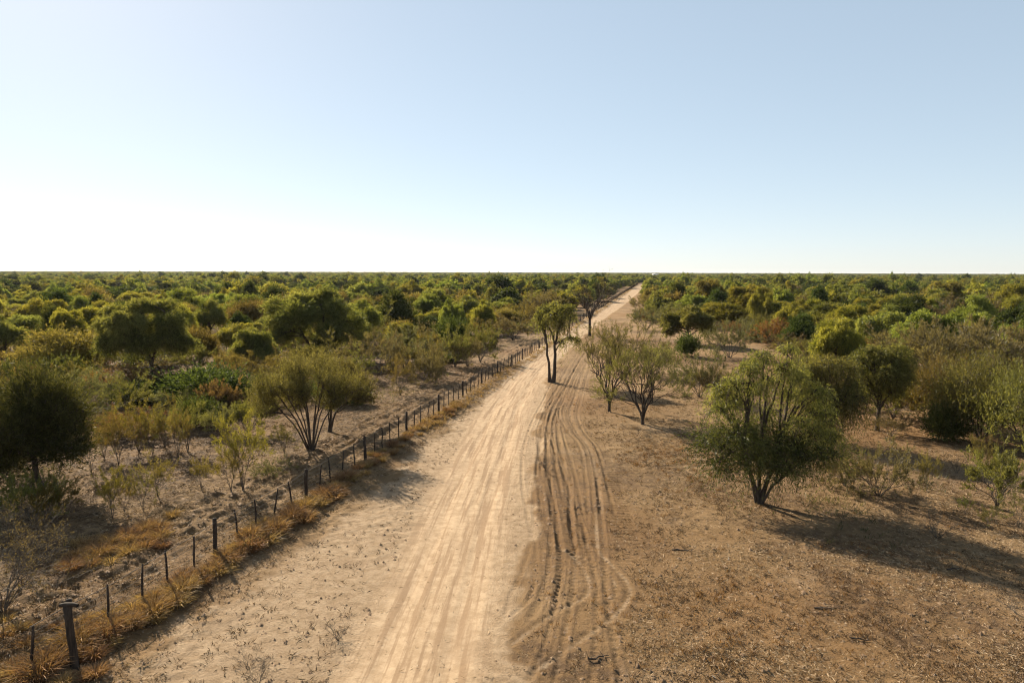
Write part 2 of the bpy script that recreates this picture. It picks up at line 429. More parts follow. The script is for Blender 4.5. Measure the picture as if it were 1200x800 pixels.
def clump_tree(rng, clumps, stems, strands=160, per=9, leaf=(.20, .05), slen=.9, droop=1.0, up=.35, sub=9, twig_share=.2, bark=None, leafm=None, name='tree', jitter=.5):
    """clumps: (x,y,z,r,rz); stems: list of (path Nx3, r0, r1). Limbs run from the stems to each clump, twigs and leafy strands fill it."""
    tr, cr = Acc(), Acc()
    for path, r0, r1 in stems:
        P = np.array(path, float); t = np.linspace(0, 1, 9)
        k = np.linspace(0, 1, len(P))
        pts = np.stack([np.interp(t, k, P[:, i]) for i in range(3)], 1)
        pts[1:-1] += rng.normal(0, .25 * r0, (7, 3)) * np.array([1, 1, .2])
        rad = r0 * (1 - t) + r1 * t; rad[0] *= 1.35
        V, Q = tubes(pts[None], rad[None], 8); tr.add(V, Q)
    ends = [np.array(s[0][-1], float) for s in stems]; paths = [np.array(s[0], float) for s in stems]
    for (x, y, z, r, rz) in clumps:
        c = np.array([x, y, z], float)
        j = int(np.argmin([np.hypot(*(c[:2] - e[:2])) + .2 * abs(c[2] - e[2]) for e in ends]))
        f = .55 + .45 * rng.random() if z > ends[j][2] * .8 else .35 + .3 * rng.random()
        k = np.linspace(0, 1, len(paths[j]))
        a = np.array([np.interp(f, k, paths[j][:, i]) for i in range(3)])
        tip = c + np.array([0, 0, .25 * rz])
        b = a * .45 + tip * .55 + np.array([0, 0, .18 * np.linalg.norm(tip - a)]) * (1 if z > a[2] else .5) + rng.normal(0, .12 * r, 3)
        limb = bez(a, b, tip, 8); limb[1:-1] += rng.normal(0, .035 * r + .02, (6, 3))
        r0 = min(stems[j][1] * .55, .035 + .035 * np.linalg.norm(tip - a))
        V, Q = tubes(limb[None], np.linspace(r0, .018, 8)[None], 5); tr.add(V, Q)
        el = np.array([r, r, rz])
        if sub:
            st = limb[rng.integers(3, 8, sub)]; en = c + in_ball(sub, rng, .9) * el * .9
            en[:, 2] = np.maximum(en[:, 2], c[2] - .5 * rz)
            mid = (st + en) / 2 + np.array([0, 0, .15 * r]) + rng.normal(0, .08 * r, (sub, 3))
            t = np.linspace(0, 1, 5)[None, :, None]
            B = st[:, None] * (1 - t) ** 2 + 2 * mid[:, None] * t * (1 - t) + en[:, None] * t ** 2
            V, Q = tubes(B, np.repeat(np.linspace(r0 * .4 + .006, .006, 5)[None], sub, 0), 3); cr.add(V, Q, 0)
        M = max(8, int(strands * r * r))
        o = in_ball(M, rng, .5) * (1 + .22 * np.maximum(rng.normal(size=(M, 1)), -.5))
        p0 = c + o * el
        out = norm(o * np.array([1, 1, .8]) + np.array([0, 0, up]) + rng.normal(0, jitter, (M, 3)) * .6)
        L = slen * (.45 + .6 * rng.random(M) + .8 * rng.random(M) ** 4)
        m = 5
        t = np.linspace(0, 1, m)
        S_ = p0[:, None] + out[:, None] * (L[:, None] * t)[..., None] * (.75 if droop > .4 else 1)
        S_[..., 2] -= droop * (L[:, None] * t ** 2) * (.75 + .5 * rng.random((M, 1)))
        q = np.linspace(.05, 1, per)
        q = np.clip(q[None] + rng.normal(0, .06, (M, per)), 0, 1) * (m - 1)
        i = np.minimum(q.astype(int), m - 2); f = (q - i)[..., None]
        ar = np.arange(M)[:, None]
        C = S_[ar, i] * (1 - f) + S_[ar, i + 1] * f
        T = norm(S_[ar, i + 1] - S_[ar, i])
        D = T + rng.normal(0, jitter, T.shape)
        C = C + rng.normal(0, .04, C.shape)
        n = M * per
        V, Q = blades(C.reshape(-1, 3), D.reshape(-1, 3), leaf[0] * (.6 + .8 * rng.random(n)), leaf[1] * (.7 + .6 * rng.random(n)), rng)
        ti = np.clip(.5 + rng.normal(0, .20, n) + np.repeat(rng.normal(0, .18, M), per) + rng.normal(0, .24), 0, 1)
        cr.add(V, Q, 1, ti)
        Kc = M * per // 8                                  # inner leaves, so a clump is not hollow
        oc = in_ball(Kc, rng, .15) * el * .85 + c
        V, Q = blades(oc, rng.normal(size=(Kc, 3)) + np.array([0, 0, -.3 * droop]), leaf[0] * (.9 + .8 * rng.random(Kc)), leaf[1] * (1.3 + .9 * rng.random(Kc)), rng)
        cr.add(V, Q, 1, np.clip(.35 + rng.normal(0, .2, Kc), 0, 1))
        kk = int(M * twig_share)
        if kk:
            V, Q = tubes(S_[:kk, ::2], np.repeat(np.array([[.009, .007, .004]]), kk, 0), 3); cr.add(V, Q, 0)
    return tr.mesh(name + '_trunk', [bark or M_BARK], True), cr.mesh(name + '_crown', [bark or M_BARK, leafm or M_WEEP])

def vase(rng, h, w, stems=7, levels=4, kids=(3, 3, 3), trunk=.0, r0=.05, leaves=14, leaf=(.14, .025), leafm=None, bark=None, up=.55, spread=1.0, name='shrub', leaf_from=.3, wig=.12, two=None, lean=(0, 0)):
    """many-stemmed shrub opening upward: stems, branches and twigs with small leaves on the outer ones"""
    tr, cr = Acc(), Acc()
    bark = bark or M_BARK
    a = np.arange(stems) * 2 * np.pi / stems + rng.normal(0, .35, stems)
    tilt = (.18 + .82 * rng.random(stems)) * spread
    hh, ww = h - trunk, w / 2
    D = np.stack([np.cos(a) * tilt * ww, np.sin(a) * tilt * ww, np.full(stems, hh)], 1)
    base = np.stack([np.cos(a), np.sin(a), 0 * a], 1) * (r0 * 1.2 if trunk == 0 else r0 * .5) + np.array([lean[0] * trunk, lean[1] * trunk, trunk - .1])
    if trunk > 0:
        t = np.linspace(0, 1, 6)
        P = np.stack([lean[0] * trunk * t + rng.normal(0, .02, 6), lean[1] * trunk * t + rng.normal(0, .02, 6), t * (trunk + .15) - .12], 1)
        P[0, :2] = 0
        V, Q = tubes(P[None], (r0 * 2.0 * np.array([1.3, 1.02, .95, .9, .9, .85]))[None], 8); tr.add(V, Q)
    start, d, L = base, norm(D), np.linalg.norm(D, axis=1) * (.60 + .12 * rng.random(stems))
    rad = np.full(stems, r0)
    all_tw = []
    for lv in range(levels):
        B = len(start); m = 6 if lv < 2 else 4
        t = np.linspace(0, 1, m)
        side = rng.normal(0, wig, (B, m, 3)) * (L[:, None, None] * t[None, :, None]); side[:, 0] = 0
        P = start[:, None] + d[:, None] * (L[:, None] * t)[..., None] + side * .6
        out = norm(d * np.array([1, 1, 0]) + 1e-6)
        bend = (L[:, None] * t ** 2)[..., None]
        P = P + (np.array([0, 0, 1]) * up * .25 if lv else out * .22 * spread - np.array([0, 0, .10]))[..., None, :] * bend
        Rd = rad[:, None] * np.linspace(1, .45, m)[None]
        V, Q = tubes(P, Rd, 6 if lv == 0 else (4 if lv == 1 else 3))
        (tr if lv < 2 else cr).add(V, Q, 0)
        all_tw.append((lv, P))
        if lv == levels - 1: break
        k = kids[min(lv, len(kids) - 1)]
        s = np.repeat(np.arange(B), k); n = B * k
        q = (.30 + .70 * rng.random(n)) * (m - 1) if lv else (.35 + .65 * rng.random(n)) * (m - 1)
        i = np.minimum(q.astype(int), m - 2); f = (q - i)[:, None]
        start = P[s, i] * (1 - f) + P[s, i + 1] * f
        tg = norm(P[s, i + 1] - P[s, i])
        nd = norm(tg + rng.normal(0, .42, (n, 3)) + np.array([0, 0, up * .45]) + .15 * norm(tg * np.array([1, 1, 0]) + 1e-6))
        L = L[s] * (.50 + .25 * rng.random(n)); d = nd
        rad = rad[s] * (.52)
        rad = np.maximum(rad, .0035)
    for lv, P in all_tw[-2:]:
        B, m, _ = P.shape
        per = leaves if lv == levels - 1 else leaves // 2
        if per < 1: continue
        q = (leaf_from + (1.02 - leaf_from) * rng.random((B, per))) * (m - 1)
        i = np.clip(q.astype(int), 0, m - 2); f = (q - i)[..., None]; ar = np.arange(B)[:, None]
        C = P[ar, i] * (1 - f) + P[ar, i + 1] * f + rng.normal(0, .035, (B, per, 3))
        T = norm(P[ar, i + 1] - P[ar, i])
        Dv = T * .8 + rng.normal(0, .55, T.shape) + np.array([0, 0, .25])
        n = B * per
        V, Q = blades(C.reshape(-1, 3), Dv.reshape(-1, 3), leaf[0] * (.6 + .8 * rng.random(n)), leaf[1] * (.7 + .6 * rng.random(n)), rng)
        ti = np.clip(.5 + rng.normal(0, .22, n) + np.repeat(rng.normal(0, .2, B), per), 0, 1)
        cr.add(V, Q, 1, ti)
    return tr.mesh(name + '_stems', [bark], True), cr.mesh(name + '_crown', [bark, leafm or M_OLIVE])

def plant(name, meshes, loc, label=None, cat=None, group=None, rz=0.0, sc=(1, 1, 1), color=None, parts=('trunk', 'crown')):
    r = link(name, None, loc=loc, label=label, cat=cat, group=group)
    r.rotation_euler = (0, 0, rz); r.scale = sc
    for nm, me in zip(parts, meshes):
        c = link(nm, me, parent=r)
        if color is not None: c.color = color
    return r

def on_ground(px, py, sink=0.0):
    p = at(px, py); return (p[0], p[1], ground_z(p[0], p[1]) - sink)

FOOT = []                                            # taken ground: x, y, radius
LAND = []                                            # landmarks for labels: px, py, words
def foot(loc, r): FOOT.append((loc[0], loc[1], r))

def clumps_from_px(px, py, rows, depth_rng, seed):
    """clump list written as photo pixels (cx, cy, rx, ry) -> metres about the base, with depth spread"""
    k = scale_at(px, py); rg = np.random.default_rng(seed); out = []
    for cx, cy, rx, ry, dy in rows:
        out.append(((cx - px) / k, dy, (py - cy) / k * 1.0, rx / k, ry / k))
    return out

# ------------------------------------------------------------------ the trees one looks at first
# large drooping tree on the right with a dark skirt
def hero_right():
    px, py = 890, 586; k = scale_at(px, py); rg = np.random.default_rng(11)
    c = clumps_from_px(px, py, [
        (832, 514, 17, 13, .2), (852, 500, 17, 12, -.9), (868, 528, 20, 13, -1.2), (880, 506, 20, 15, 1.0), (905, 520, 22, 14, .6), (900, 536, 18, 9, -1.1),
        (930, 520, 20, 13, -.6), (948, 528, 20, 10, .5), (966, 524, 13, 9, -.3), (836, 533, 14, 9, -.8), (913, 505, 16, 12, -.2),
        (856, 446, 11, 9, .3), (872, 426, 12, 9, -.2), (891, 416, 11, 8, .6), (910, 424, 11, 8, -.4), (846, 462, 9, 8, 1.0), (928, 436, 13, 9, .4),
        (946, 452, 12, 9, -.5), (932, 462, 11, 9, 1.2), (908, 448, 9, 8, 1.3), (878, 448, 10, 8, -.3), (958, 478, 11, 9, .2), (866, 468, 9, 8, .8), (838, 472, 8, 6, -.4), (905, 484, 7, 5, .9), (926, 484, 9, 7, -.9), (946, 494, 10, 7, -.6), (968, 504, 9, 7, -.2), (918, 404, 7, 5, .2), (842, 452, 7, 5, .5)], None, 1)
    z = lambda y: (py - y) / k
    X = lambda x: (x - px) / k
    stems = [([(.04, 0, -.1), (X(897), .05, z(565)), (X(905), .1, z(540)), (X(915), .2, z(505)), (X(928), .1, z(470))], .125, .05),
             ([(-.06, 0, -.1), (X(883), -.1, z(565)), (X(876), -.1, z(545)), (X(868), -.1, z(515)), (X(872), 0, z(470)), (X(878), 0, z(440))], .115, .04),
             ([(0, .1, -.1), (X(890), .15, z(560)), (X(889), .2, z(525)), (X(892), .1, z(480)), (X(894), 0, z(435))], .11, .04),
             ([(.05, -.1, -.05), (X(902), -.3, z(562)), (X(922), -.5, z(542))], .07, .04)]
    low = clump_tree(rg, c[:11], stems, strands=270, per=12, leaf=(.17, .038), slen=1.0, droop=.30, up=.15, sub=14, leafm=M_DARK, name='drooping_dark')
    # crown has two leaf colours: darker skirt below, brighter hanging strands above
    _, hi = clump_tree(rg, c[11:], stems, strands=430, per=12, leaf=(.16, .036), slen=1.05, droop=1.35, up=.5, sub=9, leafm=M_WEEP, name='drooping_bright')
    hi_tr, _ = clump_tree(np.random.default_rng(5), c[11:], stems, strands=4, per=1, sub=0, name='drooping_limbs')
    loc = on_ground(px, py)
    r = link('drooping_tree', None, loc=loc, label='large drooping tree with dense dark skirt on bare earth right of the road', cat='tree')
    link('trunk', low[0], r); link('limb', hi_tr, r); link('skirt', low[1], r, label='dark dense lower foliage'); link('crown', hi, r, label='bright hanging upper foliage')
    foot(loc, 5.0); LAND.append((890, 490, 'the large drooping tree with a dark skirt'))
hero_right()

def hero_weep(px, py, rows, stems_px, label, seed, leafm=M_WEEP, strands=300, per=10, leaf=(.17, .04), slen=1.0, droop=1.1, up=.45, rad=3.5, lm=None, sub=9, name='weeping_tree', cat='tree', dens=1.0, grow=1.0):
    k = scale_at(px, py)
    rr_ = np.random.default_rng(seed + 500); c = [(x + rr_.normal(0, .12 * r), y + rr_.normal(0, .2 * r), z + rr_.normal(0, .12 * r), r * q, rz * q * 1.2) for q, (x, y, z, r, rz) in zip(grow * (.64 + .3 * rr_.random(len(rows))), clumps_from_px(px, py, rows, None, seed))]
    for x, y, z, r, rz in list(c):                       # small tufts standing off each bough, so the outline is ragged
        for _ in range(2):
            a = rr_.normal(size=3); a = a / np.linalg.norm(a); a[2] = abs(a[2]) * .8 - .15
            c.append((x + a[0] * r * 1.25, y + a[1] * r * 1.25, z + a[2] * rz * 1.5, r * .42, rz * .42))
    strands *= 2.0 * dens; leaf = (leaf[0], leaf[1] * 1.1); slen *= .62
    stems = [([((x - px) / k, dy, (py - y) / k - (.1 if i == 0 else 0)) for i, (x, y, dy) in enumerate(path)], r0, r1) for path, r0, r1 in stems_px]
    me = clump_tree(np.random.default_rng(seed), c, stems, strands, per, leaf, slen, droop, up, sub, leafm=leafm, name=name)
    loc = on_ground(px, py)
    plant(name, me, loc, label, cat); foot(loc, rad)
    if lm: LAND.append((px, py - 40, lm))

hero_weep(966, 516, [(945, 440, 15, 14, .2), (962, 425, 16, 14, -.4), (982, 432, 14, 13, .3), (993, 455, 13, 15, -.2), (960, 452, 16, 14, .8), (978, 462, 15, 15, -.9), (948, 468, 13, 14, -.3), (990, 480, 11, 14, .3), (968, 484, 14, 12, .1)],
          [([(966, 516, 0), (960, 495, .1), (952, 470, 0)], .10, .04), ([(967, 516, 0), (972, 492, -.1), (980, 465, 0)], .10, .04), ([(966, 516, 0), (968, 490, .3), (966, 445, .2)], .08, .03)],
          'pale drooping tree close behind the right edge of the tree with a dark skirt', 21, strands=330, per=11, leaf=(.17, .036), slen=1.7, droop=1.35, rad=2.6, grow=1.25, dens=.5)
hero_weep(1028, 501, [(1028, 408, 16, 12, 0), (1010, 420, 14, 13, .3), (1048, 418, 14, 13, -.2), (1004, 438, 11, 13, -.3), (1056, 438, 11, 13, .2), (1030, 432, 17, 14, -1.0), (1028, 434, 16, 13, 1.0), (1018, 455, 12, 10, .2), (1042, 455, 12, 10, -.4)],
          [([(1028, 501, 0), (1029, 480, 0), (1028, 455, .1), (1026, 425, 0)], .15, .05)],
          'single-trunked bright green round tree in front of the olive thicket on the right', 22, strands=330, slen=1.0, droop=.7, rad=2.6, dens=.55, grow=1.05, lm='the single-trunked bright round tree on the right')
hero_weep(806, 404, [(806, 368, 13, 8, 0), (790, 378, 11, 8, .5), (820, 376, 12, 8, -.5), (784, 386, 7, 6, -.5), (828, 386, 7, 6, .4), (806, 378, 14, 8, -1.3), (804, 380, 13, 8, 1.4)],
          [([(806, 404, 0), (806, 392, 0), (804, 375, .1)], .19, .07)],
          'bright rounded tree standing over a small dark bush in the clearing right of road', 23, strands=110, per=9, leaf=(.30, .085), slen=.9, droop=.5, rad=4.0, lm='the bright tree over a dark bush')
hero_weep(645, 448, [(650, 360, 10, 7, 0), (637, 364, 9, 7, .4), (663, 362, 8, 7, -.3), (628, 373, 6, 8, -.2), (668, 372, 5, 7, .3), (648, 370, 11, 8, -.9), (646, 371, 10, 8, .9), (655, 378, 8, 6, .1), (637, 380, 6, 5, -.3), (668, 396, 6, 2.5, -.1), (658, 402, 3.0, 5, .1), (676, 401, 2.0, 3, -.1)],
          [([(648, 448, 0), (650, 425, 0), (650, 405, .1), (653, 390, .1), (658, 372, 0)], .20, .06), ([(644, 448, .1), (643, 425, 0), (640, 405, -.1), (638, 392, -.1), (634, 375, 0)], .15, .05), ([(650, 402, .0), (646, 390, .1), (640, 378, .2), (645, 366, .1)], .10, .04),
           ([(651, 402, 0), (662, 396, -.1), (672, 397, -.1)], .06, .025)],
          'tall slender tree with two dark bare trunks at the road edge', 24, strands=170, per=9, leaf=(.24, .050), slen=1.5, droop=1.2, rad=2.2, dens=.55, lm='the tall two-trunked tree')

def hero_vase(name, px, py, hpx, wpx, label, seed, lm=None, cat='shrub', rad=None, **kw):
    k = scale_at(px, py)
    me = vase(np.random.default_rng(seed), hpx / k, wpx / k, name=name, **kw)
    loc = on_ground(px, py)
    plant(name, me, loc, label, cat); foot(loc, rad or .45 * wpx / k)
    if lm: LAND.append((px, py - hpx * .6, lm))

hero_vase('fan_tree', 714, 483, 84, 76, 'thin-leaved fan-shaped tree beside the wheel ruts, its trunk forking knee-high', 31, lm='the pair of fan-shaped trees', cat='tree', stems=9, levels=5, kids=(3, 3, 3, 3), trunk=.75, r0=.065, leaves=26, leaf=(.12, .024), leafm=M_OLIVE, up=.5, spread=1.0)
hero_vase('fan_tree', 753, 497, 78, 62, 'nearest fan-shaped tree right of the ruts, dark stems splaying from ground level', 32, cat='tree', stems=10, levels=5, kids=(3, 3, 3, 3), trunk=.35, r0=.062, leaves=22, leaf=(.12, .024), leafm=M_OLIVE, up=.5, spread=1.0)
hero_vase('bare_tree', 691, 393, 56, 44, 'nearly leafless tree with thick straight trunk at the bend of the ruts', 33, lm='the nearly leafless tree', cat='tree', stems=9, levels=5, kids=(3, 3, 3, 2), trunk=2.9, r0=.13, leaves=3, leaf=(.16, .035), leafm=M_GREY, up=.45, spread=1.0)
_st = [([(365 + o, 526, 0), (365 + .35 * (x - 365), 526 - .45 * (526 - y), d * .4), (365 + .7 * (x - 365), 526 - .75 * (526 - y), d * .8), (x, y, d)], r, .025) for o, x, y, d, r in
       ((-3, 312, 462, .2, 0.051), (-2, 328, 445, -1.2, 0.051), (-1, 345, 440, 1.2, 0.054), (0, 360, 436, -.4, 0.061), (1, 372, 436, 1.0, 0.058), (1, 388, 442, -1.0, 0.054), (2, 404, 452, .3, 0.051), (0, 350, 452, -1.8, 0.048), (1, 380, 452, 1.9, 0.048), (-2, 335, 462, 1.6, 0.041))]
hero_weep(365, 526, [(310, 468, 14, 9, .2), (325, 450, 15, 10, -1.0), (342, 438, 15, 10, 1.0), (358, 432, 15, 9, -.4), (374, 431, 15, 9, 1.0), (392, 438, 14, 10, -1.0), (408, 450, 13, 10, .3), (350, 450, 15, 10, -1.8), (380, 450, 15, 10, 1.8),
                     (332, 464, 15, 10, 1.5), (318, 480, 12, 7, -.8), (362, 462, 14, 10, -1.2), (400, 466, 13, 9, -1.0), (345, 474, 12, 8, .6), (385, 470, 12, 8, .4), (304, 456, 9, 7, .6)],
          _st, 'broad olive fan-shaped tree with many dark stems left of the fence', 34, leafm=M_OLIVE, strands=215, per=11, leaf=(.15, .028), slen=1.0, droop=-.35, up=.9, rad=3.0, lm='the broad olive fan-shaped tree', name='fan_tree', sub=16, dens=.9)
hero_weep(386, 505, [(400, 436, 12, 8, .3), (418, 444, 12, 8, -.4), (432, 456, 9, 7, .2), (410, 456, 12, 8, .8), (425, 466, 9, 6, -.6), (394, 450, 11, 8, -.9), (438, 470, 6, 5, .1)],
          [([(386, 505, 0), (388, 485, 0), (394, 462, .1), (400, 445, 0)], .10, .03), ([(387, 505, 0), (393, 484, -.1), (408, 466, -.2), (420, 452, 0)], .08, .03), ([(386, 503, 0), (385, 482, .2), (388, 460, .3)], .06, .03)],
          'slim olive tree tucked behind the broad fan-shaped tree by the fence', 35, leafm=M_OLIVE, strands=230, per=11, leaf=(.16, .032), slen=.95, droop=-.25, up=.8, rad=2.0, name='fan_tree', sub=12)

hero_weep(48, 578, [(45, 460, 30, 22, 0), (15, 475, 28, 24, .5), (78, 478, 28, 22, -.4), (-10, 500, 28, 26, 0), (50, 495, 34, 26, -1.4), (40, 500, 34, 26, 1.3), (92, 500, 18, 18, .3), (25, 520, 28, 22, -.5), (70, 518, 26, 18, .2), (-12, 525, 26, 24, .5), (8, 545, 22, 16, -.2)],
          [([(50, 578, 0), (46, 555, 0), (38, 530, .1), (32, 500, 0), (40, 470, 0)], .17, .06), ([(38, 535, .1), (55, 510, -.2), (75, 480, -.1)], .10, .04), ([(36, 525, 0), (15, 505, .2), (0, 485, .1)], .10, .04)],
          'very dark dense tree with a leaning black trunk at the left', 25, leafm=M_DARK, dens=.62, grow=.88, strands=330, per=11, leaf=(.20, .040), slen=1.3, droop=-.2, up=.4, rad=3.5, lm='the very dark leaning tree', sub=14)
hero_weep(178, 452, [(168, 358, 16, 9, 0), (190, 362, 15, 10, .6), (145, 368, 14, 10, -.5), (210, 378, 13, 11, -.2), (130, 385, 13, 11, .5), (165, 378, 20, 13, -1.8), (180, 382, 20, 13, 1.8), (150, 395, 16, 12, -.6), (200, 398, 16, 12, .5), (135, 405, 14, 10, -.4), (175, 405, 18, 12, -1.0), (210, 405, 12, 10, .4)],
          [([(178, 452, 0), (178, 425, 0), (172, 400, .1), (160, 375, 0)], .22, .06), ([(178, 430, 0), (186, 405, -.2), (196, 380, -.1), (202, 365, 0)], .14, .05)],
          'tall shaggy olive-green tree with a pale forked limb rising over the scrub', 26, strands=170, per=10, leaf=(.24, .055), slen=1.1, droop=.6, up=.6, rad=4.5, lm='the tall shaggy tree')
hero_weep(370, 421, [(355, 352, 16, 8, 0), (378, 350, 16, 8, .8), (335, 362, 15, 10, -.8), (400, 360, 14, 10, -.5), (325, 378, 12, 11, .5), (415, 376, 11, 11, .3), (360, 366, 20, 12, -2.2), (375, 368, 20, 12, 2.2), (345, 385, 17, 11, 1), (395, 386, 17, 11, -1), (330, 395, 13, 9, -.5), (410, 397, 13, 9, .6), (385, 403, 18, 9, 1.5)],
          [([(368, 421, 0), (362, 402, 0), (350, 380, .1), (342, 360, 0)], .22, .06), ([(371, 421, 0), (376, 400, .2), (380, 375, .2), (378, 355, 0)], .2, .05), ([(373, 421, 0), (384, 402, -.2), (398, 382, -.3), (408, 366, 0)], .18, .05)],
          'biggest round tree left of the fence, three pale limbs spreading under its crown', 27, strands=110, per=10, leaf=(.30, .07), slen=1.1, droop=.3, up=.6, rad=5.5, lm='the biggest round tree left of the fence')

# ------------------------------------------------------------------ the wire fence
def wood_mesh(name, h, r, n, seed, square=0):
    rg = np.random.default_rng(seed); t = np.linspace(0, 1, 6)
    P = np.stack([rg.normal(0, .012, 6) + rg.normal(0, .05) * t * h, rg.normal(0, .012, 6) + rg.normal(0, .05) * t * h, t * (h + .3) - .3], 1)
    rad = r * (1.08 - .16 * t + rg.normal(0, .04, 6))
    V, Q = tubes(P[None], rad[None], n)
    cap = np.arange(5 * n, 6 * n)
    V = np.vstack([V, P[-1:] + [[0, 0, .4 * r]]])
    T = np.stack([cap, np.roll(cap, -1), np.full(n, len(V) - 1)], 1)
    return build_mesh(name, V, [Q, T], [M_POST])
F0, STEP = 17.6, 1.33
fence = link('fence', None, loc=(fence_x(20.), 20., 0), label='wire fence of dark wooden posts and thin stays along the left side of the road', cat='fence')
def fpart(name, me, x, y, rz=0., tilt=(0, 0), parent=None):
    o = link(name, me, parent=parent or fence); o.location = (x - fence_x(20.), y - 20., ground_z(x, y)); o.rotation_euler = (tilt[0], tilt[1], rz); return o
posts = [wood_mesh('post', 1.42, .085, 8, 40 + i) for i in range(5)]
stays = [wood_mesh('stay', 1.30, .038, 5, 60 + i) for i in range(5)]
rg = np.random.default_rng(12)
far_acc = Acc(); wire_pts = []; MAINS = []
i = 0; y = F0
while y < 628:
    x = fence_x(y) + rg.normal(0, .03); main = i % 5 == 1
    wire_pts.append((x, y, ground_z(x, y)))
    if main: MAINS.append(y)
    if y < 300:
        fpart('post' if main else 'stay', (posts if main else stays)[rg.integers(5)], x, y, rg.random() * 6, tuple(rg.normal(0, .045, 2)))
    else:
        V, Q = tubes(np.array([[[x, y, ground_z(x, y) - .1], [x, y, ground_z(x, y) + (1.42 if main else 1.3)]]]), np.full((1, 2), .08 if main else .035), 4); far_acc.add(V, Q)
    i += 1; y += STEP * (1 + rg.normal(0, .06))
o = link('distant_posts', far_acc.mesh('distant_posts', [M_POST]), fence, kind='stuff'); o.location = (-fence_x(20.), -20, 0)
W = np.array(wire_pts)
for hgt, rw in ((.25, .007), (.45, .007), (.65, .007), (.85, .008), (1.05, .008), (1.25, .014)):
    P = W + np.array([0, 0, hgt]); P = P - np.array([fence_x(20.), 20., 0])
    V, Q = tubes(P[None], np.full((1, len(P)), rw), 4)
    link('wire', build_mesh('wire', V, [Q], [M_WIRE]), fence)
# thick corner post nearest the camera, with a short cross piece near its top
cx, cy = at(90, 788)
cp = fpart('corner_post', wood_mesh('corner_post', 1.80, .105, 9, 79), cx, cy)
V, Q = tubes(np.array([[[-.36, .02, 1.80], [-.2, 0, 1.83], [.0, 0, 1.83], [.15, 0, 1.81]]]), np.array([[.05, .065, .065, .05]]), 6)
link('cross_piece', build_mesh('cross_piece', V, [Q], [M_POST]), cp)

# ------------------------------------------------------------------ golden grass tufts
def tuft_mesh(seed, n=210, h=.5, spread=.55, leafm=None):
    rg = np.random.default_rng(seed); a = rg.random(n) * 6.283; r = rg.random(n) ** .5
    C = np.stack([np.cos(a) * r * .22, np.sin(a) * r * .22, np.full(n, -.03)], 1)
    D = np.stack([np.cos(a) * r * spread, np.sin(a) * r * spread, .5 + .5 * rg.random(n)], 1) + rg.normal(0, .12, (n, 3))
    L = h * (.6 + .6 * rg.random(n))
    D = norm(D); mid = C + D * (L * .6)[:, None]
    D2 = norm(D + np.stack([np.cos(a), np.sin(a), -.5 - rg.random(n)], 1) * .55)
    side = norm(np.cross(D, rg.normal(size=(n, 3)))); w = .018
    V = np.stack([C - side * w * .6, C + side * w * .6, mid + side * w * .5, mid - side * w * .5, mid + D2 * (L * .5)[:, None]], 1)
    q = np.arange(5 * n).reshape(n, 5)
    ti = np.repeat(np.clip(.5 + rg.normal(0, .25, n), 0, 1), 1)
    return build_mesh('grass_tuft', V.reshape(-1, 3), [q[:, :4], q[:, [3, 2, 4]]], [leafm or M_STRAW], tint=np.concatenate([ti, ti]))
TUFTS = [tuft_mesh(100 + i, n=210, h=.36 + .05 * i, spread=.75) for i in range(5)]
def tuft(x, y, s, label, group, color=(1, 1, 1, 1)):
    o = link('grass_tuft', TUFTS[rg.integers(5)], loc=(x, y, ground_z(x, y)), label=label, cat='grass tuft', group=group)
    o.rotation_euler = (0, 0, rg.random() * 6.28); o.scale = (s, s, s * (.8 + .4 * rg.random())); o.color = color
y = 17.4; used = 0
GA, GB = 'dry grass tufts along the foot of the fence', 'patch of dry grass tufts beyond the fence'
while y < 56:
    n_ = 5 if y < 30 else (3 if y < 42 else 2)
    for _ in range(n_):
        if used >= 270 or rg.random() < .10: continue
        sx = rg.normal(.75, .33) + (0 if y > 22 else rg.random() * -.6)
        yy = y + rg.normal(0, .15); bay = sum(1 for q in MAINS if q < yy); ORD = ('first', 'second', 'third', 'fourth', 'fifth', 'sixth', 'seventh', 'eighth', 'ninth')
        where = 'before the first thick post of the wire fence' if bay == 0 else f'between the {ORD[bay - 1]} and {ORD[bay]} thick posts of the wire fence'
        tuft(fence_x(y) + sx, yy, (.75 + .55 * rg.random()) * (1 if y < 36 else .72), 'golden dry grass tuft ' + where, 'dry grass tufts ' + where); used += 1
    y += .62 if y < 34 else .75
for _ in range(60):
    p = at(78 + 128 * rg.random(), 0) if False else None
    u_, v_ = rg.random(), rg.normal(0, 1)
    px_, py_ = 80 + 125 * u_, 668 - 46 * u_ + 9 * v_
    x_, y_ = at(px_, py_); tuft(x_, y_, .65 + .45 * rg.random(), 'tuft of golden dry grass in the open patch beyond the fence', GB)
for _ in range(34):
    px_, py_ = 5 + 120 * rg.random(), 725 + 85 * rg.random()
    x_, y_ = at(px_, py_)
    tuft(x_, y_, .5 + .35 * rg.random(), 'small pale grass tuft beside the thick corner post', 'grass tufts near the corner post')

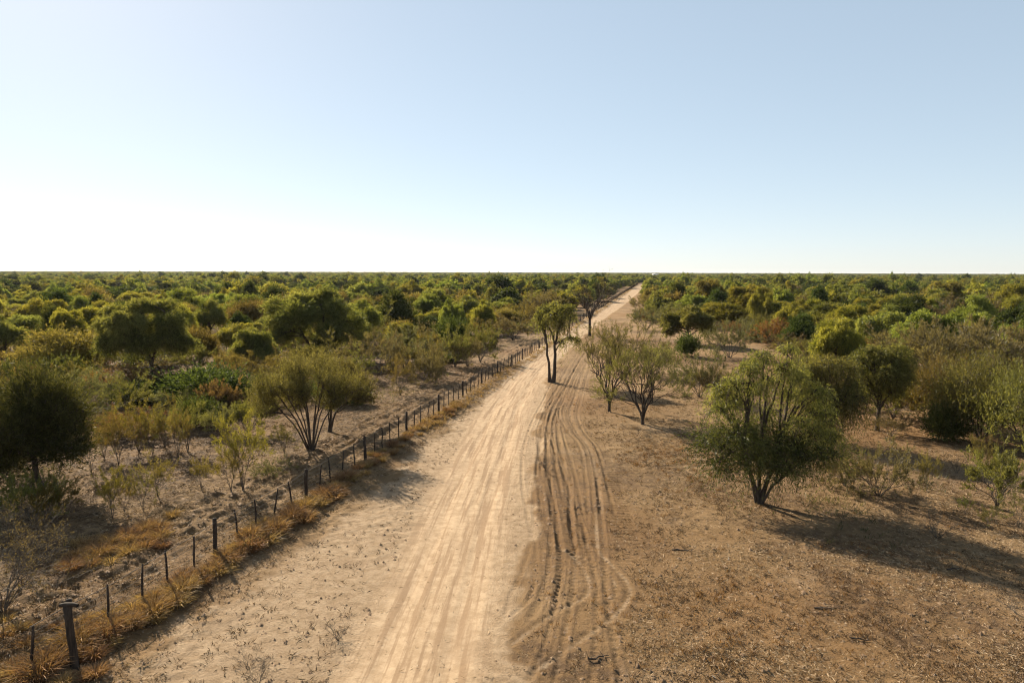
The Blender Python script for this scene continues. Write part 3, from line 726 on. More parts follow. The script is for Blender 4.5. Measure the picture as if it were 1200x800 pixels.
# ------------------------------------------------------------------ loose stuff on the earth: verge grass, straw, clods, red tufts
def grass_stuff(name, pts, n, h, w, mat, flat, seed):
    rg = np.random.default_rng(seed); x, y, sc = pts; m = len(x); z = land(x, y)[0]
    a = rg.random((m, n)) * 6.283
    D = np.stack([np.cos(a), np.sin(a), flat * (.3 + rg.random((m, n)))], -1)
    C = np.stack([x[:, None] + .10 * sc[:, None] * rg.normal(size=(m, n)), y[:, None] + .10 * sc[:, None] * rg.normal(size=(m, n)), np.repeat(z[:, None], n, 1) + (.0 if flat > .5 else .012)], -1)
    L = (h * sc[:, None] * (.5 + .8 * rg.random((m, n)))).ravel()
    V, Q = blades(C.reshape(-1, 3), D.reshape(-1, 3), L, np.clip(w * (.7 + .6 * rg.random(m * n)), 0, 1), rg)
    return link(name, build_mesh(name, V, [Q], [mat], tint=np.clip(.5 + rg.normal(0, .28, m * n), 0, 1)), kind='stuff')

def scatter(n, x0, x1, y0, y1, dens, seed, power=1.0):
    rg = np.random.default_rng(seed)
    y = y0 + (y1 - y0) * rg.random(n) ** power; x = x0 + (x1 - x0) * rg.random(n)
    k = rg.random(n) < dens(x, y)
    px, py = to_px(x[k], y[k]); v = (px > -80) & (px < 1280) & (py < 860)
    return x[k][v], y[k][v]

def on_road(x, y): return (x > road_left(y)) & (x < road_right(y))
def off_tracks(x, y):
    d = np.full(x.shape, 9.)
    for P, w, *_ in TRACKS: d = np.minimum(d, dist_poly(x, y, P)[0])
    return d
rgs = np.random.default_rng(77)
# straw lying about
x, y = scatter(190000, -30, 32, 17, 62, lambda x, y: np.where(on_road(x, y), .03, .25 + .75 * sstep(.40, .7, noise(x, y, 2.2, 4))) * sstep(.15, .6, off_tracks(x, y)), 1, 1.5)
grass_stuff('dry_grass', (x, y, .6 + .8 * rgs.random(len(x))), 2, .17, .014, M_LITTER, .25, 2)
# verge grass further along the fence, past the countable tufts
n = 900; yv = 46 + 400 * rgs.random(n) ** 1.6; xv = fence_x(yv) + rgs.normal(.8, .45, n)
grass_stuff('verge_grass', (xv, yv, .8 + .8 * rgs.random(n)), 14, .24, .035, M_STRAW, 1.6, 3)
# low reddish tufts on the right
def red(x, y):
    px, py = to_px(x, y)
    g = lambda a, b, ra, rb: np.exp(-(((px - a) / ra) ** 2 + ((py - b) / rb) ** 2))
    return .03 + .9 * g(785, 535, 45, 16) + .8 * g(840, 705, 60, 22) + .4 * g(850, 755, 60, 20) + .6 * g(712, 720, 22, 18) + .15 * g(1000, 690, 200, 60) + .5 * g(830, 560, 50, 20)
x, y = scatter(9000, -2, 24, 17, 60, lambda x, y: red(x, y) * ~on_road(x, y), 4, 1.2)
grass_stuff('red_grass', (x, y, .5 + .7 * rgs.random(len(x))), 14, .19, .022, M_RUST, 1.6, 5)
# short dry tufts everywhere off the road, each throwing its small shadow
M_TUFT = leaf_material('short_dry_tuft', (.060, .038, .020), (.23, .155, .078), .12)
x, y = scatter(80000, -62, 40, 17, 85, lambda x, y: np.where(on_road(x, y), .10 * (x < lane_x(y) - 2.3), .22 + .6 * sstep(.45, .7, noise(x, y, 2.0, 7))) * sstep(.1, .5, off_tracks(x, y)), 14, 1.4)
grass_stuff('dry_tuft_grass', (x, y, .5 + .9 * rgs.random(len(x)) ** 2), 10, .16, .020, M_TUFT, 1.1, 15)
# dark twiggy litter under and between the bushes
M_DUFF = leaf_material('twig_litter', (.030, .020, .013), (.095, .065, .040), .05)
x, y = scatter(150000, -62, 60, 17, 85, lambda x, y: np.where(on_road(x, y), .04 * (x < lane_x(y) - 2.2), (.10 + .75 * sstep(.42, .66, noise(x, y, 1.7, 3))) * np.where(x < fence_x(y), 1.0, .22)) * sstep(.1, .5, off_tracks(x, y)), 24, 1.5)
grass_stuff('twig_litter', (x, y, .5 + .9 * rgs.random(len(x))), 3, .20, .024, M_DUFF, .30, 25)
# short green-grey weeds beyond the fence and on the right
x, y = scatter(16000, -60, 70, 26, 110, lambda x, y: ((x < fence_x(y) - 5) | (x > fence_x(y) + 24)) * sstep(.45, .75, noise(x, y, 6, 2)) * .9, 6, 1.3)
grass_stuff('weeds', (x, y, .6 + .9 * rgs.random(len(x))), 9, .34, .03, M_GREY, 1.8, 7)

def clod_stuff(name, x, y, size, seed, mat):
    rg = np.random.default_rng(seed); n = len(x); z = land(x, y)[0]
    b = np.array([[1, 0, 0], [-.5, .87, 0], [-.5, -.87, 0], [.1, .1, .8]])
    v = b[None] * size[:, None, None] * (.6 + .8 * rg.random((n, 4, 1)))
    a = rg.random(n) * 6.283; c, s_ = np.cos(a)[:, None], np.sin(a)[:, None]
    X = v[..., 0] * c - v[..., 1] * s_; Y = v[..., 0] * s_ + v[..., 1] * c
    V = np.stack([X + x[:, None], Y + y[:, None], v[..., 2] * .9 + z[:, None] - .15 * size[:, None]], -1).reshape(-1, 3)
    f = np.array([[0, 1, 3], [1, 2, 3], [2, 0, 3]])
    Q = (np.arange(n)[:, None, None] * 4 + f[None]).reshape(-1, 3)
    return link(name, build_mesh(name, V, [Q], [mat], tint=np.repeat(rg.random(n), 3)), kind='stuff')
M_CLOD = rough_material('clod_earth', (.11, .068, .04), (.22, .145, .085), 5, bump=.2)
x, y = scatter(130000, -45, 40, 17, 75, lambda x, y: np.where(on_road(x, y), .55 * (x < lane_x(y) - 2.0) * sstep(.35, .65, noise(x, y, 1.6, 6)) + .16 * (x > lane_x(y) + 1.9), .2 + .6 * sstep(.45, .7, noise(x, y, 3.1, 6))) + .8 * ((x - fence_x(y) > -5) & (x - fence_x(y) < -1)), 8, 1.3)
clod_stuff('dirt_clods', x, y, .018 + .105 * rgs.random(len(x)) ** 3.6, 9, M_CLOD)

# ------------------------------------------------------------------ prototypes for the many smaller plants
def proto_weep(seed, h, w, nst, strands, per, leaf, slen, droop, up, leafm, sub, flat=.55):
    rg = np.random.default_rng(seed); c = []; n = 22
    for i in range(n):
        a = i * 2.4 + rg.normal(0, .3); rr = math.sqrt((i + .5) / n) * w * (.38 + .05 * rg.normal())
        if rg.random() < .16: continue
        z = h * (.80 - .36 * (rr / (w * .36)) ** 2 * flat * 1.4) + rg.normal(0, .10 * h)
        c.append((rr * math.cos(a), rr * math.sin(a), z, w * (.06 + .065 * rg.random()), h * (.05 + .06 * rg.random())))
    for i in range(6):
        a = rg.random() * 6.28; c.append((w * .30 * math.cos(a), w * .30 * math.sin(a), h * (.42 + .12 * rg.random()), w * .10, h * .09))
    st = []
    for j in range(nst):
        a = rg.random() * 6.28; q = w * .13 * (nst > 1)
        st.append(([(0, 0, -.15), (q * .3 * math.cos(a), q * .3 * math.sin(a), h * .2), (q * math.cos(a), q * math.sin(a), h * .42), (1.4 * q * math.cos(a) + rg.normal(0, .2), 1.4 * q * math.sin(a), h * .68)], .035 * h / (nst ** .5), .05))
    return clump_tree(rg, c, st, strands, per, leaf, slen, droop, up, sub, .05, leafm=leafm, name='proto'), h, w
# mid distance (60-160 m) and far (beyond)
P_WEEP = [proto_weep(200 + i, 6.5, 8.0, 1 + i % 3, 190, 9, (.30, .085), .75, (.9, .5, 1.2, .3)[i], .5, M_WEEP, 5) for i in range(4)]
P_DARK = [proto_weep(210 + i, 6.0, 7.0, 1 + i % 2, 230, 9, (.30, .10), .8, (.3, .8, -.1)[i], .4, M_DARK, 5, .8) for i in range(3)]
P_OLIV = [proto_weep(220 + i, 5.0, 7.5, 2 + i % 2, 180, 8, (.28, .08), .9, (-.2, .1)[i], .6, M_OLIVE, 6, .7) for i in range(2)]
F_WEEP = [proto_weep(230 + i, 6.5, 8.0, 1, 75, 7, (.46, .19), .9, (.9, .4, 1.1)[i], .5, M_WEEP, 0) for i in range(3)]
F_DARK = [proto_weep(240 + i, 6.0, 7.0, 1, 85, 7, (.46, .19), .7, (.3, .8)[i], .4, M_DARK, 0, .8) for i in range(2)]
F_OLIV = [proto_weep(250 + i, 4.6, 7.5, 1, 70, 6, (.44, .17), .9, (-.1, .2)[i], .6, M_OLIVE, 0, .7) for i in range(2)]
F_GREY = [proto_weep(255 + i, 3.6, 6.5, 1, 60, 6, (.44, .13), .9, (-.1, .2)[i], .6, M_GREY, 0, .7) for i in range(2)]
S_SAP = [(vase(np.random.default_rng(260 + i), 2.6, 1.9, 4 + i, 4, (3, 3, 3), .1, .022, 34, (.10, .021), M_OLIVE, M_TWIG, .6, .7, 'sapling'), 2.6, 1.9) for i in range(4)]
S_FAN = [(vase(np.random.default_rng(270 + i), 3.4, 4.4, 8 + i, 4, (4, 3, 3), .1, .045, 34, (.20, .042), M_OLIVE, M_TWIG, .4, 1.1, 'fan'), 3.4, 4.4) for i in range(3)]
S_GRY = [(vase(np.random.default_rng(280 + i), 2.4, 3.4, 9, 4, (4, 3, 3), .0, .028, 20, (.17, .034), M_GREY, M_TWIG, .3, 1.2, 'brush'), 2.4, 3.4) for i in range(3)]
S_DRY = [(vase(np.random.default_rng(290 + i), 1.6, 2.0, 8, 4, (3, 3, 2), .0, .016, 0, (.1, .02), M_GREY, M_TWIG, .3, 1.1, 'dry'), 1.6, 2.0) for i in range(2)]
S_RND = [(clump_tree(np.random.default_rng(295 + i), [(0, 0, 1.0, 1.1, .8), (.7, .2, .9, .8, .6), (-.6, .4, .8, .8, .6), (0, -.6, .8, .8, .6)], [([(0, 0, -.1), (0, 0, .5)], .06, .04)], 220, 8, (.2, .06), .55, -.1, .5, 8, .1, leafm=M_DARK, name='bush'), 1.9, 2.6) for i in range(2)]
def thicket(seed):
    rg = np.random.default_rng(seed); c = []
    for i in range(12):
        a = i * 2.4; rr = 2.3 * math.sqrt((i + .4) / 12); c.append((rr * math.cos(a), rr * math.sin(a), 2.9 - .26 * rr ** 2 + rg.normal(0, .25), .75 + .3 * rg.random(), .6 + .25 * rg.random()))
    for i in range(6):
        a = i * 1.05; c.append((2.3 * math.cos(a), 2.3 * math.sin(a), 1.0 + .3 * rg.random(), .6, .55))
    st = [([(.1 * math.cos(a), .1 * math.sin(a), -.1), (.5 * math.cos(a), .5 * math.sin(a), .8), (1.3 * math.cos(a), 1.3 * math.sin(a), 1.9)], .06, .025) for a in (.3, 1.6, 2.7, 4.0, 5.3)]
    return clump_tree(rg, c, st, 150, 11, (.17, .034), .75, -.2, .7, 12, .12, leafm=M_OLIVE, name='thicket'), 3.7, 6.0
S_THK = [thicket(310 + i) for i in range(3)]
S_RST = [(vase(np.random.default_rng(298), 2.4, 3.6, 9, 4, (4, 3, 3), .0, .028, 20, (.2, .05), M_RUST, M_TWIG, .3, 1.2, 'rust'), 2.4, 3.6)]

def put(protos, name, loc, w, h, label, cat, group=None, color=None, i=None, parts=('trunk', 'crown'), rz=None):
    me, h0, w0 = protos[RNG.integers(len(protos)) if i is None else i % len(protos)]
    return plant(name, me, loc, label, cat, group, RNG.random() * 6.28 if rz is None else rz, (w / w0, w / w0, h / h0), color, parts)

TINT = {'dark green': (.75, .95, .85, 1), 'yellow-green': (1.25, 1.18, .75, 1), 'olive': (1.12, .98, .85, 1), 'bright green': (1.05, 1.22, .9, 1), 'brownish': (1.12, .98, .92, 1), 'mid green': (1, 1.05, .95, 1)}
def by_px(protos, name, px, py, hpx, wpx, label, cat, group=None, tint='mid green', lm=None, rf=.35):
    k = scale_at(px, py); loc = on_ground(px, py)
    put(protos, name, loc, wpx / k, hpx / k, label, cat, group, TINT[tint], parts=('trunk', 'crown') if cat == 'tree' else ('stem', 'foliage'))
    foot(loc, rf * wpx / k)
    if lm: LAND.append((px, py - hpx * .5, lm))

# trees one can tell apart in the middle distance, read off the photograph
for a in [
    (P_DARK, 'round_tree', 72, 389, 45, 52, 'dark drooping tree in the row at far left, middle of three', 'tree', 'dark green', 'the dark row at far left'),
    (P_DARK, 'round_tree', 40, 390, 38, 40, 'dark drooping tree in the row at far left, leftmost of three', 'tree', 'mid green', None),
    (P_WEEP, 'round_tree', 96, 390, 42, 36, 'arching tree at the right end of the dark row at far left', 'tree', 'mid green', None),
    (P_DARK, 'round_tree', 113, 384, 40, 25, 'narrow dark tree between the dark row and the tall shaggy tree', 'tree', 'dark green', None),
    (P_WEEP, 'round_tree', 247, 397, 46, 42, 'small dark-limbed drooping tree behind the right shoulder of the tall shaggy tree', 'tree', 'mid green', 'the small dark-limbed drooping tree'),
    (P_DARK, 'round_tree', 268, 362, 30, 38, 'dark round-topped tree far behind the small dark-limbed drooping tree', 'tree', 'dark green', None),
    (P_DARK, 'round_tree', 466, 392, 50, 50, 'dark round tree standing out mid-way between fence and biggest round tree', 'tree', 'mid green', 'the dark round tree in mid scrub'),
    (P_WEEP, 'round_tree', 497, 385, 36, 30, 'smaller drooping tree touching the right side of the dark round tree in mid scrub', 'tree', 'dark green', None),
    (P_WEEP, 'round_tree', 565, 391, 40, 32, 'slim pale tree with a visible dark trunk near the fence', 'tree', 'yellow-green', 'the slim pale tree near the fence'),
    (P_DARK, 'round_tree', 584, 358, 34, 46, 'dark broad tree far left of the fence beyond the slim pale tree', 'tree', 'dark green', 'the dark broad tree beyond the slim pale tree'),
    (P_WEEP, 'round_tree', 483, 360, 32, 44, 'bright rounded tree beyond the dark round tree in mid scrub', 'tree', 'yellow-green', None),
    (P_WEEP, 'round_tree', 519, 368, 26, 32, 'dome-topped tree right of the dark round tree in mid scrub', 'tree', 'yellow-green', None),
    (P_DARK, 'round_tree', 393, 360, 22, 34, 'low dark dome behind the biggest round tree left of the fence', 'tree', 'dark green', None),
    (P_WEEP, 'round_tree', 423, 366, 26, 26, 'grey-green upright tree right of the low dark dome', 'tree', 'mid green', None),
    (P_OLIV, 'spreading_tree', 80, 446, 62, 108, 'wide low olive tree in front of the dark row at far left', 'tree', 'olive', 'the wide low olive tree'),
    (P_WEEP, 'round_tree', 300, 440, 58, 62, 'mid-height tree half hidden behind the broad olive fan-shaped tree', 'tree', 'mid green', None),
    (P_OLIV, 'spreading_tree', 232, 432, 42, 52, 'rounded olive tree at the foot of the tall shaggy tree', 'tree', 'olive', None),
    (P_WEEP, 'round_tree', 978, 443, 72, 66, 'light green tree rising behind the two drooping trees at right', 'tree', 'yellow-green', 'the light green tree at right'),
    (P_DARK, 'round_tree', 938, 408, 36, 46, 'dark tree left of the light green tree at right', 'tree', 'dark green', None),
    (P_DARK, 'round_tree', 1068, 394, 44, 44, 'dark dense-crowned tree at the right, right-hand one of a close pair', 'tree', 'dark green', 'the close dark pair at right'),
    (P_DARK, 'round_tree', 1044, 394, 40, 36, 'dark dense-crowned tree at the right, left-hand one of a close pair', 'tree', 'mid green', None),
    (P_WEEP, 'round_tree', 1009, 380, 32, 32, 'small bright mushroom-shaped tree left of the close dark pair', 'tree', 'yellow-green', None),
    (P_DARK, 'round_tree', 1022, 358, 30, 40, 'dark fan-shaped tree beyond the small mushroom-shaped tree', 'tree', 'dark green', None),
    (P_WEEP, 'round_tree', 1104, 366, 38, 56, 'wide tree with pale spreading limbs beyond the close dark pair', 'tree', 'olive', 'the wide tree with pale spreading limbs'),
    (P_WEEP, 'round_tree', 1190, 432, 58, 52, 'bright tree at the right-hand edge above the olive thicket', 'tree', 'bright green', 'the bright tree at the right-hand edge'),
    (P_WEEP, 'round_tree', 880, 374, 40, 58, 'billowing bright tree at the back of the clearing right of the road', 'tree', 'yellow-green', 'the billowing tree behind the clearing'),
    (P_WEEP, 'round_tree', 912, 366, 34, 40, 'billowing tree joined to the right of the one behind the clearing', 'tree', 'mid green', None),
    (P_WEEP, 'round_tree', 832, 370, 44, 46, 'tree with two dark trunks behind the bright tree over a dark bush', 'tree', 'olive', 'the two-stemmed tree behind the clearing'),
    (P_DARK, 'round_tree', 792, 366, 34, 32, 'dark rounded tree nearest the far stretch of road, on its right', 'tree', 'mid green', 'the dark tree right of the far road'),
    (P_DARK, 'round_tree', 777, 342, 18, 20, 'small dark tree beside the far end of the road', 'tree', 'dark green', 'the far end of the road'),
    (P_WEEP, 'round_tree', 955, 366, 30, 44, 'rounded green tree behind the dark tree left of the light green one', 'tree', 'mid green', None),
    (P_WEEP, 'round_tree', 990, 362, 34, 50, 'dense green crown between the mushroom-shaped tree and the billowing pair', 'tree', 'mid green', None),
]:
    by_px(*a[:8], tint=a[8], lm=a[9])

# thin straw-coloured bush at the near left
_me = vase(np.random.default_rng(61), 2.6, 3.6, 11, 5, (3, 3, 3, 3), 0, .022, 4, (.08, .016), M_TUFT0, M_TWIG, .35, 1.1, 'thin_bush')
plant('bush', _me, on_ground(4, 722), 'large thin straw-coloured bush at the near left edge', 'shrub', parts=('stem', 'foliage')); foot(on_ground(4, 722), 1.6)
# shrubs
for a in [
    (S_RND, 'bush', 805, 419, 24, 24, 'small dark bush at the foot of the bright rounded tree in the clearing', 'shrub', 'dark green', None),
    (S_RND, 'bush', 531, 407, 32, 36, 'dark shaggy bush left of the slim pale tree near the fence', 'shrub', 'dark green', 'the dark shaggy bush'),
    (S_THK, 'bush', 1105, 496, 70, 90, 'broad olive bush in the thicket on the right, its left end', 'shrub', 'olive', 'the olive thicket on the right'),
    (S_THK, 'bush', 1150, 512, 88, 120, 'tallest olive bush of the thicket on the right', 'shrub', 'mid green', None),
    (S_THK, 'bush', 1205, 530, 90, 110, 'green bush of the thicket cut by the right edge', 'shrub', 'mid green', None),
    (S_RND, 'bush', 1108, 514, 40, 40, 'dark bush under the left end of the olive thicket', 'shrub', 'mid green', None),
    (S_GRY, 'bush', 1080, 452, 62, 76, 'grey-brown bush behind the single-trunked bright round tree', 'shrub', 'brownish', None),
    (S_GRY, 'bush', 1125, 456, 70, 92, 'grey-brown bush behind the olive thicket, left of two', 'shrub', 'brownish', 'the grey-brown bushes behind the thicket'),
    (S_GRY, 'bush', 1170, 448, 58, 70, 'grey-brown bush behind the olive thicket, right of two', 'shrub', 'olive', None),
    (S_RST, 'bush', 910, 404, 24, 40, 'rust-brown bush beside the dark tree at the back of the clearing', 'shrub', 'olive', None),
    (S_FAN, 'bush', 1168, 594, 62, 62, 'loose weedy bush in the open ground at right, below the thicket', 'shrub', 'mid green', 'the loose weedy bush'),
    (S_SAP, 'sapling', 1150, 560, 46, 20, 'leaning twiggy sapling left of the loose weedy bush', 'sapling', 'brownish', None),
    (S_DRY, 'dead_sapling', 1121, 550, 30, 20, 'thin dead sapling standing alone before the olive thicket', 'sapling', 'olive', None),
    (S_SAP, 'sapling', 1086, 574, 36, 16, 'upright dry tuft-like sapling left of the thin dead sapling', 'sapling', 'brownish', None),
    (S_GRY, 'bush', 1030, 578, 50, 62, 'straggly dry bush on open ground right of the large tree', 'shrub', 'brownish', 'the straggly dry bush'),
    (S_GRY, 'bush', 990, 566, 36, 44, 'smaller dry bush between the large tree and the straggly one', 'shrub', 'brownish', None),
    (S_DRY, 'dry_bush', 1098, 626, 26, 56, 'flattened dead bush lying beside the tip of the big shadow', 'shrub', 'olive', None),
    (S_SAP, 'sapling', 1131, 600, 20, 16, 'little green weed below the thin dead sapling', 'sapling', 'bright green', None),
    (S_SAP, 'sapling', 1158, 615, 22, 20, 'little green weed below the loose weedy bush', 'sapling', 'mid green', None),
    (S_SAP, 'sapling', 1194, 614, 34, 26, 'small bush at the right-hand edge beside the loose weedy bush', 'sapling', 'mid green', None),
    (S_GRY, 'bush', 1045, 508, 22, 36, 'low dry heap of twigs at the foot of the single-trunked round tree', 'shrub', 'brownish', None),
    (S_GRY, 'bush', 820, 465, 44, 46, 'thin grey bush behind the left side of the large drooping tree', 'shrub', 'mid green', None),
    (S_GRY, 'bush', 845, 470, 34, 44, 'grey bush half hidden by the large drooping tree', 'shrub', 'brownish', None),
    (S_GRY, 'bush', 855, 420, 36, 40, 'grey twiggy bush right of the bright tree over a dark bush', 'shrub', 'mid green', None),
    (S_GRY, 'bush', 768, 442, 36, 36, 'low thin bush behind the nearest fan-shaped tree', 'shrub', 'mid green', None),
    (S_SAP, 'sapling', 790, 437, 18, 14, 'tiny green sapling below the small dark bush', 'sapling', 'mid green', None),
    (S_GRY, 'bush', 757, 386, 22, 34, 'grey-green bush on the right bank near the dirt mounds', 'shrub', 'mid green', 'the dirt mounds'),
    (S_FAN, 'bush', 779, 374, 16, 34, 'flat green bush at the right bank below the dark tree by the road', 'shrub', 'mid green', None),
    (S_GRY, 'bush', 756, 367, 18, 26, 'darker bush on the right bank of the far road', 'shrub', 'olive', None),
    (S_FAN, 'bush', 785, 356, 18, 30, 'bush filling the right bank behind the flat green one', 'shrub', 'olive', None),
    # left
    (S_FAN, 'bush', 38, 614, 46, 46, 'green leafy bush under the very dark leaning tree, left of two', 'shrub', 'bright green', 'the leafy bushes under the dark leaning tree'),
    (S_FAN, 'bush', 62, 614, 42, 42, 'green leafy bush under the very dark leaning tree, right of two', 'shrub', 'yellow-green', None),
    (S_GRY, 'bush', 5, 560, 60, 80, 'dull bush behind the trunk of the very dark leaning tree', 'shrub', 'mid green', None),
    (S_SAP, 'sapling', 132, 609, 50, 26, 'bright green sapling right of the two leafy bushes', 'sapling', 'yellow-green', 'the bright green sapling'),
    (S_SAP, 'sapling', 146, 602, 30, 20, 'thin dark-stemmed sapling touching the bright green one', 'sapling', 'olive', None),
    (S_SAP, 'sapling', 168, 601, 40, 20, 'narrow sapling with leaves at its base, right of the bright green one', 'sapling', 'mid green', None),
    (S_DRY, 'dead_sapling', 151, 577, 36, 34, 'leafless forked sapling behind the bright green one', 'sapling', 'olive', None),
    (S_SAP, 'sapling', 185, 584, 44, 34, 'sapling with several splayed stems on open ground beyond the grass patch', 'sapling', 'olive', 'the splayed sapling'),
    (S_SAP, 'sapling', 236, 574, 32, 15, 'small upright sapling alone on the open ground', 'sapling', 'olive', 'the small upright sapling'),
    (S_SAP, 'sapling', 271, 580, 54, 34, 'leaning sapling left of the taller dense one near the fence', 'sapling', 'olive', None),
    (S_SAP, 'sapling', 285, 577, 78, 40, 'tall dense sapling near the fence, left of the broad olive tree', 'sapling', 'yellow-green', 'the tall dense sapling'),
    (S_SAP, 'sapling', 163, 528, 46, 36, 'bushy sapling at the left end of the sapling row', 'sapling', 'yellow-green', 'the sapling row'),
    (S_SAP, 'sapling', 179, 531, 36, 22, 'short sapling in the sapling row, second from its left end', 'sapling', 'olive', None),
    (S_SAP, 'sapling', 193, 522, 38, 22, 'short sapling in the middle of the sapling row', 'sapling', 'mid green', None),
    (S_SAP, 'sapling', 209, 538, 60, 26, 'tallest sapling of the row, with bare lower stem', 'sapling', 'olive', None),
    (S_SAP, 'sapling', 220, 528, 52, 30, 'grey-green sapling at the right end of the sapling row', 'sapling', 'mid green', None),
    (S_SAP, 'sapling', 139, 545, 50, 26, 'thin twin-stemmed sapling in front of the sapling row', 'sapling', 'brownish', None),
    (S_SAP, 'sapling', 122, 537, 36, 18, 'thin pale sapling left of the sapling row', 'sapling', 'brownish', None),
    (S_SAP, 'sapling', 107, 555, 50, 24, 'upright sapling at the right edge of the dark tree shade', 'sapling', 'olive', None),
    (S_GRY, 'bush', 260, 506, 30, 36, 'grey bush behind the tall dense sapling', 'shrub', 'mid green', None),
    (S_FAN, 'bush', 291, 506, 36, 42, 'green bush left of the broad olive fan-shaped tree', 'shrub', 'mid green', None),
    (S_GRY, 'bush', 318, 560, 22, 30, 'low weed by the fence in front of the broad olive tree', 'shrub', 'mid green', None),
    (S_SAP, 'sapling', 333, 530, 28, 20, 'small dark-leaved sapling at the left of the broad olive tree trunk', 'sapling', 'mid green', None),
    (S_GRY, 'bush', 30, 528, 36, 50, 'shaded bush left of the leaning trunk', 'shrub', 'mid green', None),
    (S_SAP, 'sapling', 469, 463, 34, 30, 'small grey sapling on the pale ground left of the fence', 'sapling', 'olive', 'the small grey sapling'),
    (S_GRY, 'bush', 497, 446, 36, 40, 'grey bush right of the small grey sapling', 'shrub', 'olive', None),
    (S_GRY, 'bush', 510, 450, 26, 24, 'low grey bush nearest the fence opposite the small grey sapling', 'shrub', 'brownish', None),
    (S_GRY, 'bush', 445, 440, 42, 56, 'dull brush left of the small grey sapling', 'shrub', 'brownish', None),
    (S_GRY, 'bush', 475, 432, 40, 52, 'grey-olive bush behind the small grey sapling', 'shrub', 'mid green', None),
    (S_FAN, 'bush', 533, 430, 32, 36, 'greener bush at the edge of the brush by the fence', 'shrub', 'mid green', None),
    (S_FAN, 'bush', 563, 424, 36, 28, 'green bush under the slim pale tree near the fence', 'shrub', 'mid green', None),
    (S_GRY, 'bush', 548, 430, 30, 30, 'grey bush between two greener ones by the fence', 'shrub', 'olive', None),
    (S_GRY, 'bush', 602, 398, 24, 40, 'grey-brown bush beyond the fence, left of the tall two-trunked tree', 'shrub', 'brownish', None),
    (S_FAN, 'bush', 612, 382, 22, 36, 'olive bush beyond the fence behind the tall two-trunked tree', 'shrub', 'olive', None),
    (S_FAN, 'bush', 420, 400, 34, 50, 'dark green bush right of the biggest round tree', 'shrub', 'bright green', None),
    (S_RND, 'bush', 417, 474, 18, 26, 'very dark low bush under the right side of the broad olive tree', 'shrub', 'dark green', None),
]:
    by_px(*a[:8], tint=a[8], lm=a[9])

for px_, py_, hp, wp, lb in ((396, 746, 22, 40, 'small dead bush of bare twigs on the pale left shoulder of the road'), (293, 780, 16, 36, 'dark dead weed clump at the near left of the road'),
                              (303, 799, 30, 40, 'pale dead weed at the very near left edge of the road'), (1183, 708, 12, 46, 'flattened dead branch at the lower right, under the tip of the big shadow'),
                              (640, 552, 20, 30, 'pale dead plant at the right edge of the road beside the ruts')):
    by_px(S_DRY, 'dry_bush', px_, py_, hp, wp, lb, 'shrub', None, 'olive')
def fallen_branch(px, py, L, label, seed):
    rg = np.random.default_rng(seed); x, y = at(px, py); t = np.linspace(-1, 1, 7)[:, None]; a = rg.random() * .8 - .4
    P = np.concatenate([t * L / 2 * math.cos(a), t * L / 2 * math.sin(a), 0 * t], 1) + rg.normal(0, .05 * L, (7, 3)) * np.array([1, 1, .25]); P[:, 2] += .04
    V, Q = tubes(P[None], (np.linspace(.035, .012, 7) * (.6 + .4 * L))[None], 6); A = Acc(); A.add(V, Q)
    k = 4; st = P[rg.integers(1, 6, k)]; d = rg.normal(size=(k, 3)) * np.array([1, 1, .5]); d[:, 2] = np.abs(d[:, 2]); en = st + norm(d) * (.2 + .25 * rg.random((k, 1))) * L
    V, Q = tubes(np.stack([st, (st + en) / 2 + rg.normal(0, .03, (k, 3)), en], 1), np.repeat(np.array([[.014, .010, .004]]), k, 0), 4)
    r = link('fallen_branch', None, loc=(x, y, ground_z(x, y)), label=label, cat='branch')
    link('stick', A.mesh('stick', [M_BARK]), r); B = Acc(); B.add(V, Q); link('twig', B.mesh('twig', [M_TWIG]), r)
fallen_branch(967, 708, .75, 'short dark fallen branch on the bare ground below the big shadow', 1)
fallen_branch(800, 643, .8, 'thin fallen branch on bare ground left of the large drooping tree', 2)
fallen_branch(1010, 745, .5, 'small broken stick on the ground at the lower right', 3)
fallen_branch(702, 768, .7, 'dark knobbly stick at the near end of the curving wheel marks', 4)
fallen_branch(1120, 664, .7, 'grey fallen branch in the big shadow at right', 5)

# ------------------------------------------------------------------ the scrub that fills the plain
def tree_zone(x, y):
    """where the scrub grows tall: away from the road verges and clearings"""
    s = x - fence_x(y); d = y
    lim_l = np.interp(d, [40, 100, 150, 280, 650], [-19, -16, -8, -4, -2.5])
    lim_r = np.interp(d, [40, 120, 165, 280, 650], [38, 37, 17, 13, 10])
    end = y > 640
    return (s < lim_l) | (s > lim_r) | end

def brush_zone(x, y):
    s = x - fence_x(y)
    lim_l = np.interp(y, [40, 60, 100, 160, 280], [-11, -10, -8.5, -5, -3.0])
    lim_r = np.interp(y, [40, 60, 118, 150, 280, 650], [34, 34, 33, 14, 10, 9])
    return (s < lim_l) | (s > lim_r)

